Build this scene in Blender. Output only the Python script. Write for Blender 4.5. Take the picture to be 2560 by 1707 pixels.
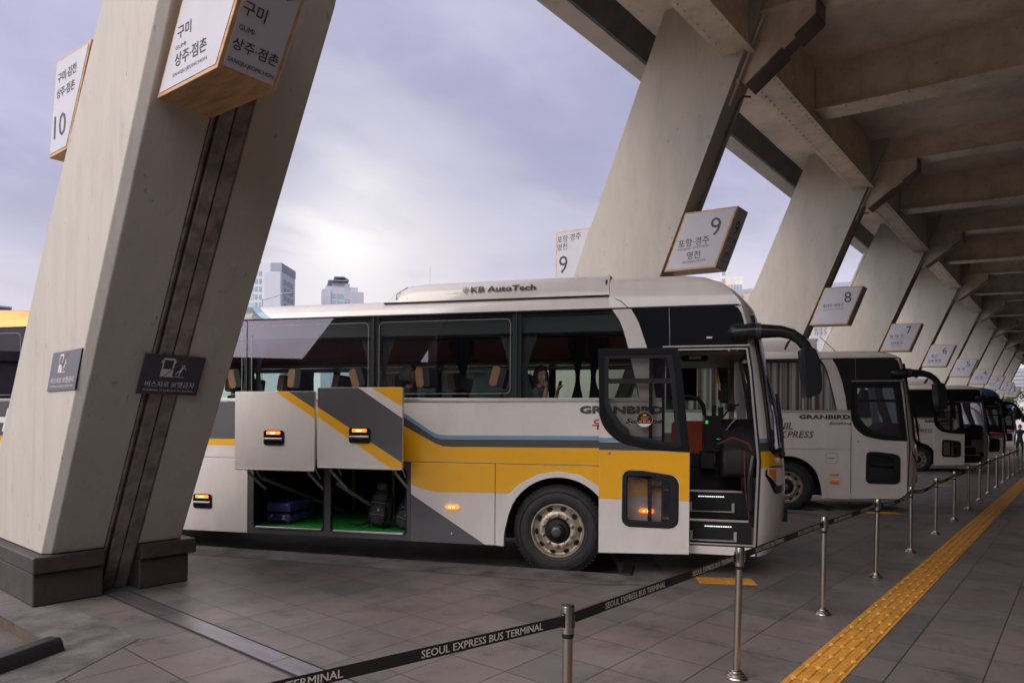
import bpy, bmesh, math, random
from mathutils import Vector, Matrix
from mathutils.geometry import tessellate_polygon
random.seed(7)
# World axes: x runs along the row of bays, y runs from the concourse out to the bus lanes, z is up (metres).
for _c in list(bpy.data.objects): bpy.data.objects.remove(_c)
SC = bpy.context.scene
COL = SC.collection
rad = math.radians
BAY = 7.49

# ------------------------------------------------------------------ mesh helpers
class MB:
    def __init__(s): s.v=[]; s.f=[]; s.m=[]
    def add(s, vs, fs, mat=0, M=None):
        o=len(s.v)
        if M is not None: vs=[M@Vector(v) for v in vs]
        s.v+= [tuple(v) for v in vs]
        for f in fs: s.f.append([i+o for i in f]); s.m.append(mat)
        return s
    def box(s, c, d, mat=0, M=None):
        x,y,z=c; a,b,e=d[0]/2,d[1]/2,d[2]/2
        vs=[(x+i*a,y+j*b,z+k*e) for k in(-1,1) for j in(-1,1) for i in(-1,1)]
        return s.add(vs,[(0,2,3,1),(4,5,7,6),(0,1,5,4),(2,6,7,3),(0,4,6,2),(1,3,7,5)],mat,M)
    def bb(s, x0,x1,y0,y1,z0,z1, mat=0, M=None):
        return s.box(((x0+x1)/2,(y0+y1)/2,(z0+z1)/2),(x1-x0,y1-y0,z1-z0),mat,M)
    def plate(s, loops, w0, w1, fn, mat=0, side=None):
        """2-D outline (first loop) with holes, extruded from w0 to w1; fn(u,v,w)->xyz"""
        flat=[p for l in loops for p in l]; n=len(flat)
        tris=tessellate_polygon([[Vector((p[0],p[1],0)) for p in l] for l in loops])
        vs=[fn(p[0],p[1],w0) for p in flat]
        fs=[tuple(t) for t in tris]
        if w1 is None: return s.add(vs,fs,mat)
        vs+=[fn(p[0],p[1],w1) for p in flat]
        s.add(vs, fs+[tuple(i+n for i in reversed(t)) for t in tris], mat)
        o=len(s.v)-2*n; k=0; sm=mat if side is None else side
        for l in loops:
            m=len(l)
            for i in range(m):
                a,b=k+i,k+(i+1)%m
                s.f.append([o+a,o+b,o+b+n,o+a+n]); s.m.append(sm)
            k+=m
        return s
    def tube(s, pts, r, n=8, mat=0, cap=True, flat=1.0):
        pts=[Vector(p) for p in pts]; rs=r if isinstance(r,(list,tuple)) else [r]*len(pts)
        rings=[]; up=None
        for i,p in enumerate(pts):
            d=(pts[min(i+1,len(pts)-1)]-pts[max(i-1,0)]).normalized()
            if up is None:
                up=Vector((0,0,1)) if abs(d.z)<.9 else Vector((0,1,0))
            a=d.cross(up).normalized(); b=a.cross(d).normalized(); up=b
            rings.append([p+a*(rs[i]*flat*math.cos(2*math.pi*k/n))+b*(rs[i]*math.sin(2*math.pi*k/n)) for k in range(n)])
        vs=[q for g in rings for q in g]; fs=[]
        for i in range(len(rings)-1):
            for k in range(n):
                fs.append((i*n+k,i*n+(k+1)%n,(i+1)*n+(k+1)%n,(i+1)*n+k))
        if cap: fs+=[tuple(range(n-1,-1,-1)),tuple((len(rings)-1)*n+k for k in range(n))]
        return s.add(vs,fs,mat)
    def lathe(s, prof, M=None, n=24, mat=0, close=False):
        """prof: (radius, height) about local z"""
        vs=[]; fs=[]
        for r,h in prof:
            vs+=[(r*math.cos(2*math.pi*k/n),r*math.sin(2*math.pi*k/n),h) for k in range(n)]
        for i in range(len(prof)-1):
            for k in range(n):
                fs.append((i*n+k,i*n+(k+1)%n,(i+1)*n+(k+1)%n,(i+1)*n+k))
        if prof[0][0]>1e-4 and close: fs.append(tuple(range(n-1,-1,-1)))
        if prof[-1][0]>1e-4 and close: fs.append(tuple((len(prof)-1)*n+k for k in range(n)))
        return s.add(vs,fs,mat,M)
    def grid(s, rows, mat=0, matfn=None):
        """rows: list of equal-length point lists"""
        m=len(rows[0]); o=len(s.v)
        for r in rows: s.v+=[tuple(p) for p in r]
        for i in range(len(rows)-1):
            for k in range(m-1):
                s.f.append([o+i*m+k,o+i*m+k+1,o+(i+1)*m+k+1,o+(i+1)*m+k]); s.m.append(mat if matfn is None else matfn(i,k))
        return s
    def text(s, txt, M, w=None, h=None, mat=0, bold=0.0, shear=0.0, align='c', hmax=None):
        vs,fs,x0,x1,y0,y1=text_geo(txt,0.0,shear)
        k=(w/(x1-x0)) if w else h/(y1-y0)
        ky=k if not (w and h) else h/(y1-y0)
        ax={'c':(x0+x1)/2,'l':x0,'r':x1}[align]; cy=(y0+y1)/2
        for i,(dx,dy) in enumerate([(0,0)]+([(-bold,0),(bold,0),(0,bold*.8),(0,-bold*.8)] if bold else [])):
            s.add([((v[0]-ax+dx)*k,(v[1]-cy+dy)*ky,-.00025*i) for v in vs],fs,mat,M)
        return s
    def build(s, name, mats, parent=None, smooth=None, bevel=0, seg=2, link=True):
        me=bpy.data.meshes.new(name); me.from_pydata(s.v,[],s.f)
        mats=mats if isinstance(mats,(list,tuple)) else [mats]
        for m in mats: me.materials.append(m)
        if len(mats)>1: me.polygons.foreach_set('material_index',s.m)
        bm=bmesh.new(); bm.from_mesh(me); bmesh.ops.recalc_face_normals(bm,faces=bm.faces); bm.to_mesh(me); bm.free()
        if smooth is not None:
            me.polygons.foreach_set('use_smooth',[True]*len(me.polygons))
            me.set_sharp_from_angle(angle=rad(smooth))
        o=bpy.data.objects.new(name,me); COL.objects.link(o)
        if parent: o.parent=parent
        if bevel:
            b=o.modifiers.new('Bevel','BEVEL'); b.width=bevel; b.segments=seg; b.limit_method='ANGLE'; b.angle_limit=rad(40)
            if smooth is None:
                me.polygons.foreach_set('use_smooth',[True]*len(me.polygons)); b.harden_normals=True
        return o

_tc={}
def text_geo(txt,bold=0.0,shear=0.0):
    key=(txt,bold,shear)
    if key not in _tc:
        cu=bpy.data.curves.new('t','FONT'); cu.body=txt; cu.resolution_u=2; cu.offset=bold; cu.shear=shear
        o=bpy.data.objects.new('t',cu); COL.objects.link(o)
        dg=bpy.context.evaluated_depsgraph_get(); dg.update()
        me=bpy.data.meshes.new_from_object(o.evaluated_get(dg))
        vs=[tuple(v.co) for v in me.vertices]; fs=[tuple(p.vertices) for p in me.polygons]
        bpy.data.objects.remove(o); bpy.data.curves.remove(cu); bpy.data.meshes.remove(me)
        xs=[v[0] for v in vs]; ys=[v[1] for v in vs]
        _tc[key]=(vs,fs,min(xs),max(xs),min(ys),max(ys))
    return _tc[key]

def frame(origin, xa, ya):
    xa=Vector(xa).normalized(); ya=Vector(ya).normalized(); za=xa.cross(ya).normalized()
    M=Matrix.Identity(4)
    for i in range(3): M[i][0]=xa[i]; M[i][1]=ya[i]; M[i][2]=za[i]; M[i][3]=origin[i]
    return M

def tag(o,label=None,cat=None,group=None,kind=None):
    if label: o['label']=label
    if cat: o['category']=cat
    if group: o['group']=group
    if kind: o['kind']=kind
    return o
def empty(name,loc,label=None,cat=None,group=None,rz=0):
    o=bpy.data.objects.new(name,None); COL.objects.link(o); o.location=loc; o.rotation_euler=(0,0,rz); o.empty_display_size=.2
    return tag(o,label,cat,group)
def keep(o,parent):
    """parent a mesh built in world space without moving it"""
    o.parent=parent
    o.matrix_parent_inverse=Matrix.LocRotScale(parent.location,parent.rotation_euler,None).inverted()
    return o
def copy_tree(o,parent=None):
    c=o.copy(); COL.objects.link(c)
    if parent:
        inv=o.matrix_parent_inverse.copy(); c.parent=parent; c.matrix_parent_inverse=inv
    for ch in list(o.children): copy_tree(ch,c)
    return c
def rrect(x0,x1,y0,y1,r,n=4):
    p=[]
    for cx,cy,a0 in ((x1-r,y0+r,-90),(x1-r,y1-r,0),(x0+r,y1-r,90),(x0+r,y0+r,180)):
        for i in range(n+1):
            a=rad(a0+90*i/n); p.append((cx+r*math.cos(a),cy+r*math.sin(a)))
    return p

# ------------------------------------------------------------------ materials
def smooth_pts(P,n=4):
    out=[]
    for i in range(len(P)-1):
        a,b,c,d=P[max(i-1,0)],P[i],P[i+1],P[min(i+2,len(P)-1)]
        for j in range(n):
            t=j/n
            out.append(tuple(.5*(2*b[k]+(c[k]-a[k])*t+(2*a[k]-5*b[k]+4*c[k]-d[k])*t*t+(3*b[k]-a[k]-3*c[k]+d[k])*t**3) for k in (0,1)))
    return out+[P[-1]]
def mat(name,col,rough=.5,metal=0.0,var=0.0,vscale=4.0,bump=0.0,bscale=60.0,coat=0.0,spec=.5,stretch=(1,1,1),col2=None,emit=0.0,dirt=0.0):
    m=bpy.data.materials.new(name); m.use_nodes=True; nt=m.node_tree; N=nt.nodes; L=nt.links
    b=N['Principled BSDF']; b.inputs['Roughness'].default_value=rough; b.inputs['Metallic'].default_value=metal
    b.inputs['Coat Weight'].default_value=coat; b.inputs['Coat Roughness'].default_value=.06; b.inputs['Specular IOR Level'].default_value=spec
    b.inputs['Base Color'].default_value=(*col,1)
    if emit:
        b.inputs['Emission Color'].default_value=(*col,1); b.inputs['Emission Strength'].default_value=emit
    if var or bump or dirt:
        tc=N.new('ShaderNodeTexCoord'); mp=N.new('ShaderNodeMapping'); mp.inputs['Scale'].default_value=stretch
        L.new(tc.outputs['Object'],mp.inputs['Vector'])
    if var or dirt:
        nz=N.new('ShaderNodeTexNoise'); nz.inputs['Scale'].default_value=vscale; nz.inputs['Detail'].default_value=7; nz.inputs['Roughness'].default_value=.62
        L.new(mp.outputs[0],nz.inputs['Vector'])
        mx=N.new('ShaderNodeMix'); mx.data_type='RGBA'
        c2=col2 or tuple(c*(1-2*var) for c in col)
        mx.inputs[6].default_value=(*c2,1); mx.inputs[7].default_value=(*[min(1,c*(1+var)) for c in col],1)
        mr=N.new('ShaderNodeMapRange'); mr.inputs[1].default_value=.32; mr.inputs[2].default_value=.62
        L.new(nz.outputs['Fac'],mr.inputs[0]); L.new(mr.outputs[0],mx.inputs[0])
        out=mx.outputs[2]
        if dirt:
            vo=N.new('ShaderNodeTexNoise'); vo.inputs['Scale'].default_value=1.6; vo.inputs['Detail'].default_value=9; vo.inputs['Roughness'].default_value=.72
            m2=N.new('ShaderNodeMapping'); m2.inputs['Scale'].default_value=(1.7,1.7,.45); m2.inputs['Location'].default_value=(3.1,7.7,1.3)
            L.new(tc.outputs['Object'],m2.inputs['Vector']); L.new(m2.outputs[0],vo.inputs['Vector'])
            r2=N.new('ShaderNodeMapRange'); r2.inputs[1].default_value=.57; r2.inputs[2].default_value=.73; r2.inputs[4].default_value=dirt
            L.new(vo.outputs['Fac'],r2.inputs[0])
            # small chips and scuffs
            sp=N.new('ShaderNodeTexNoise'); sp.inputs['Scale'].default_value=9; sp.inputs['Detail'].default_value=3
            m3=N.new('ShaderNodeMapping'); m3.inputs['Scale'].default_value=(1.5,1.5,.8); m3.inputs['Location'].default_value=(1,2,9)
            L.new(tc.outputs['Object'],m3.inputs['Vector']); L.new(m3.outputs[0],sp.inputs['Vector'])
            r3=N.new('ShaderNodeMapRange'); r3.inputs[1].default_value=.70; r3.inputs[2].default_value=.73; r3.inputs[4].default_value=.6
            L.new(sp.outputs['Fac'],r3.inputs[0])
            mxx=N.new('ShaderNodeMath'); mxx.operation='MAXIMUM'; L.new(r2.outputs[0],mxx.inputs[0]); L.new(r3.outputs[0],mxx.inputs[1])
            dr=N.new('ShaderNodeTexNoise'); dr.inputs['Scale'].default_value=3.2; dr.inputs['Detail'].default_value=4
            m5=N.new('ShaderNodeMapping'); m5.inputs['Scale'].default_value=(3.0,3.0,.16); m5.inputs['Location'].default_value=(5,1,4)
            L.new(tc.outputs['Object'],m5.inputs['Vector']); L.new(m5.outputs[0],dr.inputs['Vector'])
            r5=N.new('ShaderNodeMapRange'); r5.inputs[1].default_value=.60; r5.inputs[2].default_value=.74; r5.inputs[4].default_value=dirt*.55; L.new(dr.outputs['Fac'],r5.inputs[0])
            mx6=N.new('ShaderNodeMath'); mx6.operation='MAXIMUM'; L.new(mxx.outputs[0],mx6.inputs[0]); L.new(r5.outputs[0],mx6.inputs[1]); mxx=mx6
            m4=N.new('ShaderNodeMix'); m4.data_type='RGBA'; L.new(mxx.outputs[0],m4.inputs[0]); L.new(out,m4.inputs[6]); m4.inputs[7].default_value=(*[c*.42 for c in col],1)
            out=m4.outputs[2]
        L.new(out,b.inputs['Base Color'])
    if bump:
        n2=N.new('ShaderNodeTexNoise'); n2.inputs['Scale'].default_value=bscale; n2.inputs['Detail'].default_value=5
        L.new(mp.outputs[0],n2.inputs['Vector'])
        bp=N.new('ShaderNodeBump'); bp.inputs['Strength'].default_value=bump; bp.inputs['Distance'].default_value=.02
        L.new(n2.outputs['Fac'],bp.inputs['Height']); L.new(bp.outputs[0],b.inputs['Normal'])
        if coat: L.new(bp.outputs[0],b.inputs['Coat Normal'])
    return m

def glass(name,tint,refl=.12,rough=.0):
    m=bpy.data.materials.new(name); m.use_nodes=True; nt=m.node_tree; N=nt.nodes; L=nt.links
    N.remove(N['Principled BSDF']); out=N['Material Output']
    t=N.new('ShaderNodeBsdfTransparent'); t.inputs[0].default_value=(*tint,1)
    g=N.new('ShaderNodeBsdfGlossy'); g.inputs['Roughness'].default_value=rough; g.inputs[0].default_value=(.60,.57,.74,1)
    fr=N.new('ShaderNodeFresnel'); fr.inputs['IOR'].default_value=1.5
    ad=N.new('ShaderNodeMath'); ad.operation='ADD'; ad.use_clamp=True; ad.inputs[1].default_value=refl
    L.new(fr.outputs[0],ad.inputs[0])
    mx=N.new('ShaderNodeMixShader'); L.new(ad.outputs[0],mx.inputs[0]); L.new(t.outputs[0],mx.inputs[1]); L.new(g.outputs[0],mx.inputs[2])
    L.new(mx.outputs[0],out.inputs['Surface'])
    return m

def floor_mat():
    m=bpy.data.materials.new('granite_tiles'); m.use_nodes=True; nt=m.node_tree; N=nt.nodes; L=nt.links
    b=N['Principled BSDF']
    tc=N.new('ShaderNodeTexCoord'); sx=N.new('ShaderNodeSeparateXYZ'); L.new(tc.outputs['Object'],sx.inputs[0])
    def M(op,a,b_=None,c=None):
        n=N.new('ShaderNodeMath'); n.operation=op
        for i,q in enumerate((a,b_,c)):
            if q is None: continue
            if isinstance(q,(int,float)): n.inputs[i].default_value=q
            else: L.new(q,n.inputs[i])
        return n.outputs[0]
    ux=M('DIVIDE',M('SUBTRACT',sx.outputs[0],.05),.5); uy=M('DIVIDE',sx.outputs[1],.503)
    fx=M('FRACT',ux); fy=M('FRACT',uy); ix=M('FLOOR',ux); iy=M('FLOOR',uy)
    dx=M('MINIMUM',fx,M('SUBTRACT',1,fx)); dy=M('MINIMUM',fy,M('SUBTRACT',1,fy))
    line=M('LESS_THAN',M('MINIMUM',dx,dy),.009)
    cb=N.new('ShaderNodeCombineXYZ'); L.new(ix,cb.inputs[0]); L.new(iy,cb.inputs[1])
    wn=N.new('ShaderNodeTexWhiteNoise'); wn.noise_dimensions='2D'; L.new(cb.outputs[0],wn.inputs['Vector'])
    def noise(sc,det,rg=.6):
        n=N.new('ShaderNodeTexNoise'); n.inputs['Scale'].default_value=sc; n.inputs['Detail'].default_value=det; n.inputs['Roughness'].default_value=rg
        L.new(tc.outputs['Object'],n.inputs['Vector']); return n.outputs['Fac']
    n1=noise(.55,6); n2=noise(170,2); n3=noise(2.3,8,.7)
    ramp=N.new('ShaderNodeValToRGB'); e=ramp.color_ramp; e.interpolation='LINEAR'
    e.elements[0].position=0; e.elements[0].color=(.155,.150,.140,1); e.elements[1].position=1; e.elements[1].color=(.222,.184,.170,1)
    k=e.elements.new(.12); k.color=(.150,.150,.143,1); k=e.elements.new(.16); k.color=(.196,.170,.157,1); k=e.elements.new(.6); k.color=(.212,.186,.173,1)
    L.new(wn.outputs['Value'],ramp.inputs[0])
    def mul(c,f):
        x=N.new('ShaderNodeVectorMath'); x.operation='SCALE'; L.new(c,x.inputs[0]); L.new(f,x.inputs['Scale']); return x.outputs[0]
    g1=N.new('ShaderNodeMapRange'); g1.inputs[1].default_value=.3; g1.inputs[2].default_value=.7; g1.inputs[3].default_value=.46; g1.inputs[4].default_value=.86; L.new(n1,g1.inputs[0])
    g2=N.new('ShaderNodeMapRange'); g2.inputs[1].default_value=.3; g2.inputs[2].default_value=.7; g2.inputs[3].default_value=.72; g2.inputs[4].default_value=1.28; L.new(n2,g2.inputs[0])
    g3=N.new('ShaderNodeMapRange'); g3.inputs[1].default_value=.52; g3.inputs[2].default_value=.72; g3.inputs[3].default_value=1; g3.inputs[4].default_value=.55; L.new(n3,g3.inputs[0])
    n4=noise(7.5,3,.5); g4=N.new('ShaderNodeMapRange'); g4.inputs[1].default_value=.70; g4.inputs[2].default_value=.745; g4.inputs[3].default_value=1; g4.inputs[4].default_value=.45; L.new(n4,g4.inputs[0])
    c=mul(mul(mul(mul(ramp.outputs[0],g1.outputs[0]),g2.outputs[0]),g3.outputs[0]),g4.outputs[0])
    mx=N.new('ShaderNodeMix'); mx.data_type='RGBA'; L.new(line,mx.inputs[0]); L.new(c,mx.inputs[6]); mx.inputs[7].default_value=(.030,.024,.021,1)
    L.new(mx.outputs[2],b.inputs['Base Color'])
    rg=N.new('ShaderNodeMapRange'); rg.inputs[3].default_value=.34; rg.inputs[4].default_value=.62; L.new(n3,rg.inputs[0]); L.new(rg.outputs[0],b.inputs['Roughness'])
    bp=N.new('ShaderNodeBump'); bp.inputs['Strength'].default_value=.25; bp.inputs['Distance'].default_value=.004
    hh=M('SUBTRACT',M('MULTIPLY',n2,.35),line); L.new(hh,bp.inputs['Height']); L.new(bp.outputs[0],b.inputs['Normal'])
    return m

def curtain_mat(name,c1,c2,scale):
    m=bpy.data.materials.new(name); m.use_nodes=True; nt=m.node_tree; N=nt.nodes; L=nt.links
    b=N['Principled BSDF']; b.inputs['Roughness'].default_value=.9
    tc=N.new('ShaderNodeTexCoord'); mp=N.new('ShaderNodeMapping'); mp.inputs['Scale'].default_value=(scale,0,0); L.new(tc.outputs['Object'],mp.inputs['Vector'])
    w=N.new('ShaderNodeTexNoise'); w.inputs['Scale'].default_value=1; w.inputs['Detail'].default_value=2; L.new(mp.outputs[0],w.inputs['Vector'])
    r=N.new('ShaderNodeValToRGB'); r.color_ramp.elements[0].position=.46; r.color_ramp.elements[0].color=(*c1,1); r.color_ramp.elements[1].position=.54; r.color_ramp.elements[1].color=(*c2,1)
    L.new(w.outputs['Fac'],r.inputs[0]); L.new(r.outputs[0],b.inputs['Base Color'])
    return m

MT={}
MT['floor']=floor_mat()
MT['kerb']=mat('kerb_concrete',(.112,.108,.098),.75,var=.34,vscale=2.2,bump=.3,bscale=90)
MT['road']=mat('lane_asphalt',(.085,.076,.068),.8,var=.3,vscale=1.5,bump=.4,bscale=140)
MT['cream']=mat('cream_painted_concrete',(.475,.445,.39),.62,var=.035,vscale=3.0,bump=.16,bscale=16,dirt=.34,stretch=(1.6,1.6,.45))
MT['cream_steel']=mat('cream_painted_steel',(.74,.64,.51),.5,var=.10,vscale=2.5,bump=.04,bscale=30,dirt=.3)
MT['soffit']=mat('soffit_paint',(.76,.67,.55),.7,var=.13,vscale=.9,bump=.05,bscale=20,dirt=.6)
MT['flange_dark']=mat('dark_flange',(.15,.125,.10),.5,var=.15,vscale=3)  # darker than the beams, for the haunch flanges
MT['fascia_dark']=mat('dark_gutter_face',(.07,.075,.08),.5,var=.15,vscale=3)  # dark strip along the inside of the fascia
MT['fascia']=mat('cream_fascia',(.50,.46,.40),.55,var=.06,vscale=3)
MT['plinth']=mat('brown_plinth_paint',(.048,.036,.036),.6,var=.14,vscale=5,bump=.25,bscale=40)
MT['joint']=mat('brown_joint_plate',(.255,.212,.185),.5,var=.25,vscale=6,bump=.06,bscale=30,dirt=.5)
MT['joint_dark']=mat('joint_gap',(.02,.018,.016),.8)
MT['drain']=mat('brushed_floor_plate',(.27,.26,.27),.36,metal=.75,var=.12,vscale=7,bump=.05,bscale=30,stretch=(1,.15,1))
MT['yellow_pad']=mat('yellow_tactile',(.56,.26,.035),.55,var=.12,vscale=6,bump=.1,bscale=80)
MT['yellow_dot']=mat('tactile_worn_bead',(.68,.42,.18),.45)
MT['steel']=mat('brushed_stainless',(.44,.40,.35),.27,metal=1,var=.06,vscale=30,stretch=(1,1,.05))
MT['chrome']=mat('chrome',(.75,.75,.76),.12,metal=1)
MT['rubber']=mat('black_rubber',(.022,.022,.022),.62,var=.25,vscale=8,bump=.2,bscale=50)
MT['black']=mat('black_gloss',(.010,.012,.014),.22,spec=.3)
MT['blackm']=mat('black_matt',(.010,.010,.011),.6,spec=.3)
MT['belt']=mat('belt_webbing',(.008,.008,.009),.75,bump=.2,bscale=300)
MT['belt_ink']=mat('belt_print',(.62,.58,.52),.7)
MT['wood']=mat('varnished_wood_frame',(.56,.33,.155),.45,var=.16,vscale=3,stretch=(6,1,6),bump=.03)
MT['panel']=mat('white_sign_panel',(.54,.54,.59),.5,var=.02,vscale=3,spec=.25)
MT['ink']=mat('sign_print',(.035,.036,.045),.5)
MT['navy']=mat('navy_sign_face',(.052,.053,.075),.32,var=.1,vscale=5)
MT['signwhite']=mat('sign_white_print',(.66,.66,.66),.5)
MT['signred']=mat('sign_red_print',(.34,.03,.045),.5)
MT['white']=mat('bus_white_paint',(.70,.665,.625),.30,var=.035,vscale=3.2,coat=.6,bump=.05,bscale=1.6,stretch=(1,1,.5))
MT['byellow']=mat('bus_yellow_paint',(.86,.43,.006),.30,coat=.6,var=.02,vscale=2,bump=.05,bscale=1.6)
MT['bgray']=mat('bus_gray_paint',(.088,.088,.094),.34,coat=.55,var=.05,vscale=2,bump=.05,bscale=1.6)
MT['bdark']=mat('bus_charcoal_paint',(.062,.062,.064),.38,coat=.4)
MT['bblue']=mat('bus_light_blue_paint',(.165,.32,.46),.36,coat=.4)
MT['blue']=mat('bus_deep_blue_paint',(.02,.11,.36),.32,coat=.4)
MT['blue_roof']=mat('bus_blue_roof_paint',(.028,.125,.26),.35,coat=.4)
MT['red']=mat('bus_red_stripe',(.50,.028,.022),.4,coat=.3)
MT['bsilver']=mat('bus_silver_gray_paint',(.30,.30,.30),.4,coat=.3)
MT['alu']=mat('aluminium_trim',(.60,.58,.56),.3,metal=.85,var=.05,vscale=9,stretch=(.2,1,1))
MT['rim']=mat('rusty_gold_rim',(.50,.425,.32),.40,metal=.65,var=.18,vscale=9,bump=.08,bscale=40)
MT['nut']=mat('wheel_nut_steel',(.36,.33,.31),.35,metal=.9,var=.2,vscale=40)
MT['seat_tan']=mat('tan_seat_cover',(.42,.19,.105),.7,var=.08,vscale=8)
MT['seat_dark']=mat('dark_seat_cloth',(.03,.035,.038),.8)
MT['terra']=mat('terracotta_trim',(.68,.19,.10),.6,var=.06,vscale=3)
MT['rack_lit']=mat('lit_rack_underside',(.85,.50,.33),.55)  # window light on the rack's underside, put into the colour as peach
MT['orange']=mat('orange_seat_vinyl',(.70,.12,.035),.45)
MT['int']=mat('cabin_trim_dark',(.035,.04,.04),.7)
MT['int_light']=mat('cabin_trim_beige',(.40,.36,.28),.6)
MT['curtain']=mat('gray_cabin_curtain',(.085,.082,.085),.95,var=.2,vscale=4,stretch=(9,9,.3))
MT['stripe_cur']=curtain_mat('striped_curtain',(.24,.085,.105),(.78,.72,.70),11)
MT['green']=mat('green_bay_mat',(.02,.42,.055),.8,var=.15,vscale=25,bump=.3,bscale=200)
MT['bay']=mat('bay_lining',(.03,.042,.043),.65,var=.2,vscale=4)
MT['bayframe']=mat('bay_frame_gray',(.075,.077,.08),.5,var=.1,vscale=4)
MT['strut']=mat('door_strut_gray',(.34,.33,.31),.45,var=.1,vscale=6)
MT['glass']=glass('tinted_bus_glass',(.78,.86,.83),.035)
MT['glass_clear']=glass('clear_door_glass',(.70,.70,.68),.05)
MT['glass_far']=glass('far_side_glass',(.74,.90,.84),.02)
MT['wind']=glass('windscreen_glass',(.40,.46,.43),.12)
MT['dark_glass']=mat('black_tinted_panel',(.006,.008,.011),.05,coat=0,spec=.6)
MT['lens']=glass('clear_lamp_lens',(.85,.85,.83),.10)
MT['lens_back']=mat('lamp_reflector',(.86,.82,.76),.25)
MT['amber']=mat('amber_lens',(.90,.25,.02),.25,coat=.5)
MT['amber_on']=mat('amber_lamp_lit',(1.0,.20,.01),.3,emit=1.6)
MT['amber_core']=mat('amber_bulb_lit',(1.0,.55,.12),.3,emit=5)
MT['led']=mat('white_step_led',(.9,1,.92),.3,emit=1.3)
MT['screen']=mat('green_display',(.03,.55,.10),.3,emit=.5)
MT['redpipe']=mat('red_door_trim',(.10,.005,.010),.4)
MT['letter_chrome']=mat('chrome_letters',(.30,.27,.25),.25,metal=.9)
MT['letter_dark']=mat('dark_letters',(.05,.047,.045),.4)
MT['letter_red']=mat('red_letters',(.42,.015,.02),.4)
MT['suitcase']=mat('indigo_polycarbonate',(.085,.08,.36),.25,coat=.5)
MT['pack']=mat('black_nylon',(.034,.037,.041),.7,var=.3,vscale=12,bump=.4,bscale=30)
MT['skin']=mat('skin',(.50,.29,.205),.55,spec=.4)
MT['hair']=mat('black_hair',(.010,.008,.008),.5,bump=.3,bscale=90)
MT['coat_gray']=mat('gray_green_coat',(.115,.13,.12),.9,var=.1,vscale=12)
MT['coat_dark']=mat('dark_knit',(.04,.045,.05),.9)
MT['vest']=mat('navy_vest',(.022,.026,.05),.8)
MT['shirt']=mat('pale_shirt',(.42,.43,.52),.8)
MT['trouser']=mat('dark_trousers',(.012,.013,.02),.85)
MT['eye']=mat('eye_dark',(.01,.008,.008),.3)
MT['lips']=mat('lips',(.33,.10,.085),.5)
MT['fur']=mat('khaki_fleece',(.16,.17,.09),.95)
MT['tower']=mat('tower_render',(.54,.56,.63),.8,var=.04,vscale=.2)
MT['tower_side']=mat('tower_blank_wall',(.47,.49,.56),.8)
MT['tower_dark']=mat('tower_gray_cladding',(.27,.30,.38),.7)
MT['tower_glass']=mat('tower_window_glass',(.21,.29,.34),.25)
MT['tower_glass2']=mat('tower_blue_window',(.30,.43,.47),.25)
MT['pale']=mat('pale_wall',(.60,.59,.58),.8,var=.05,vscale=.4)
MT['dullwall']=mat('terminal_wall_stone',(.09,.08,.07),.7,var=.1,vscale=.5)
MT['leaf']=mat('leaf_green',(.07,.10,.03),.7,var=.3,vscale=.8)
MT['bark']=mat('bark',(.10,.075,.05),.9)
MT['pipe']=mat('gray_conduit',(.16,.145,.13),.5)
MT['white_pipe']=mat('white_drain_pipe',(.52,.50,.47),.45)
MT['wheelstop']=mat('worn_black_rubber_stop',(.012,.0125,.014),.5,var=.3,vscale=6,bump=.4,bscale=25)
MT['stop_yellow']=mat('wheel_stop_yellow',(.62,.33,.03),.6,var=.2,vscale=14)
MT['brown']=mat('brown_kerb_face',(.085,.058,.042),.8,var=.2,vscale=5)
# ------------------------------------------------------------------ camera, sky, sun
cam=bpy.data.cameras.new('camera'); co=bpy.data.objects.new('camera',cam); COL.objects.link(co); SC.camera=co
cam.sensor_width=36; cam.lens=24.0; cam.shift_y=.0787; cam.clip_start=.05; cam.clip_end=3000
YAW=rad(39.93)
co.matrix_world=Matrix.Translation((0,0,1.7))@Matrix.Rotation(YAW-math.pi/2,4,'Z')@Matrix.Rotation(math.pi/2,4,'X')@Matrix.Rotation(.0072,4,'Z')
SC.view_settings.view_transform='Standard'; SC.view_settings.look='None'; SC.view_settings.exposure=.38; SC.view_settings.gamma=1
SC.cycles.max_bounces=8; SC.cycles.diffuse_bounces=4; SC.cycles.glossy_bounces=4; SC.cycles.transparent_max_bounces=24; SC.cycles.transmission_bounces=4
SC.cycles.caustics_reflective=False; SC.cycles.caustics_refractive=False; SC.cycles.sample_clamp_indirect=4

def cam_dir(u,v):
    """direction of a picture offset (in focal lengths) right/up of the view axis"""
    f=Vector((math.cos(YAW),math.sin(YAW),0)); r=Vector((math.sin(YAW),-math.cos(YAW),0))
    return (f+r*u+Vector((0,0,v))).normalized()

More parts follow.
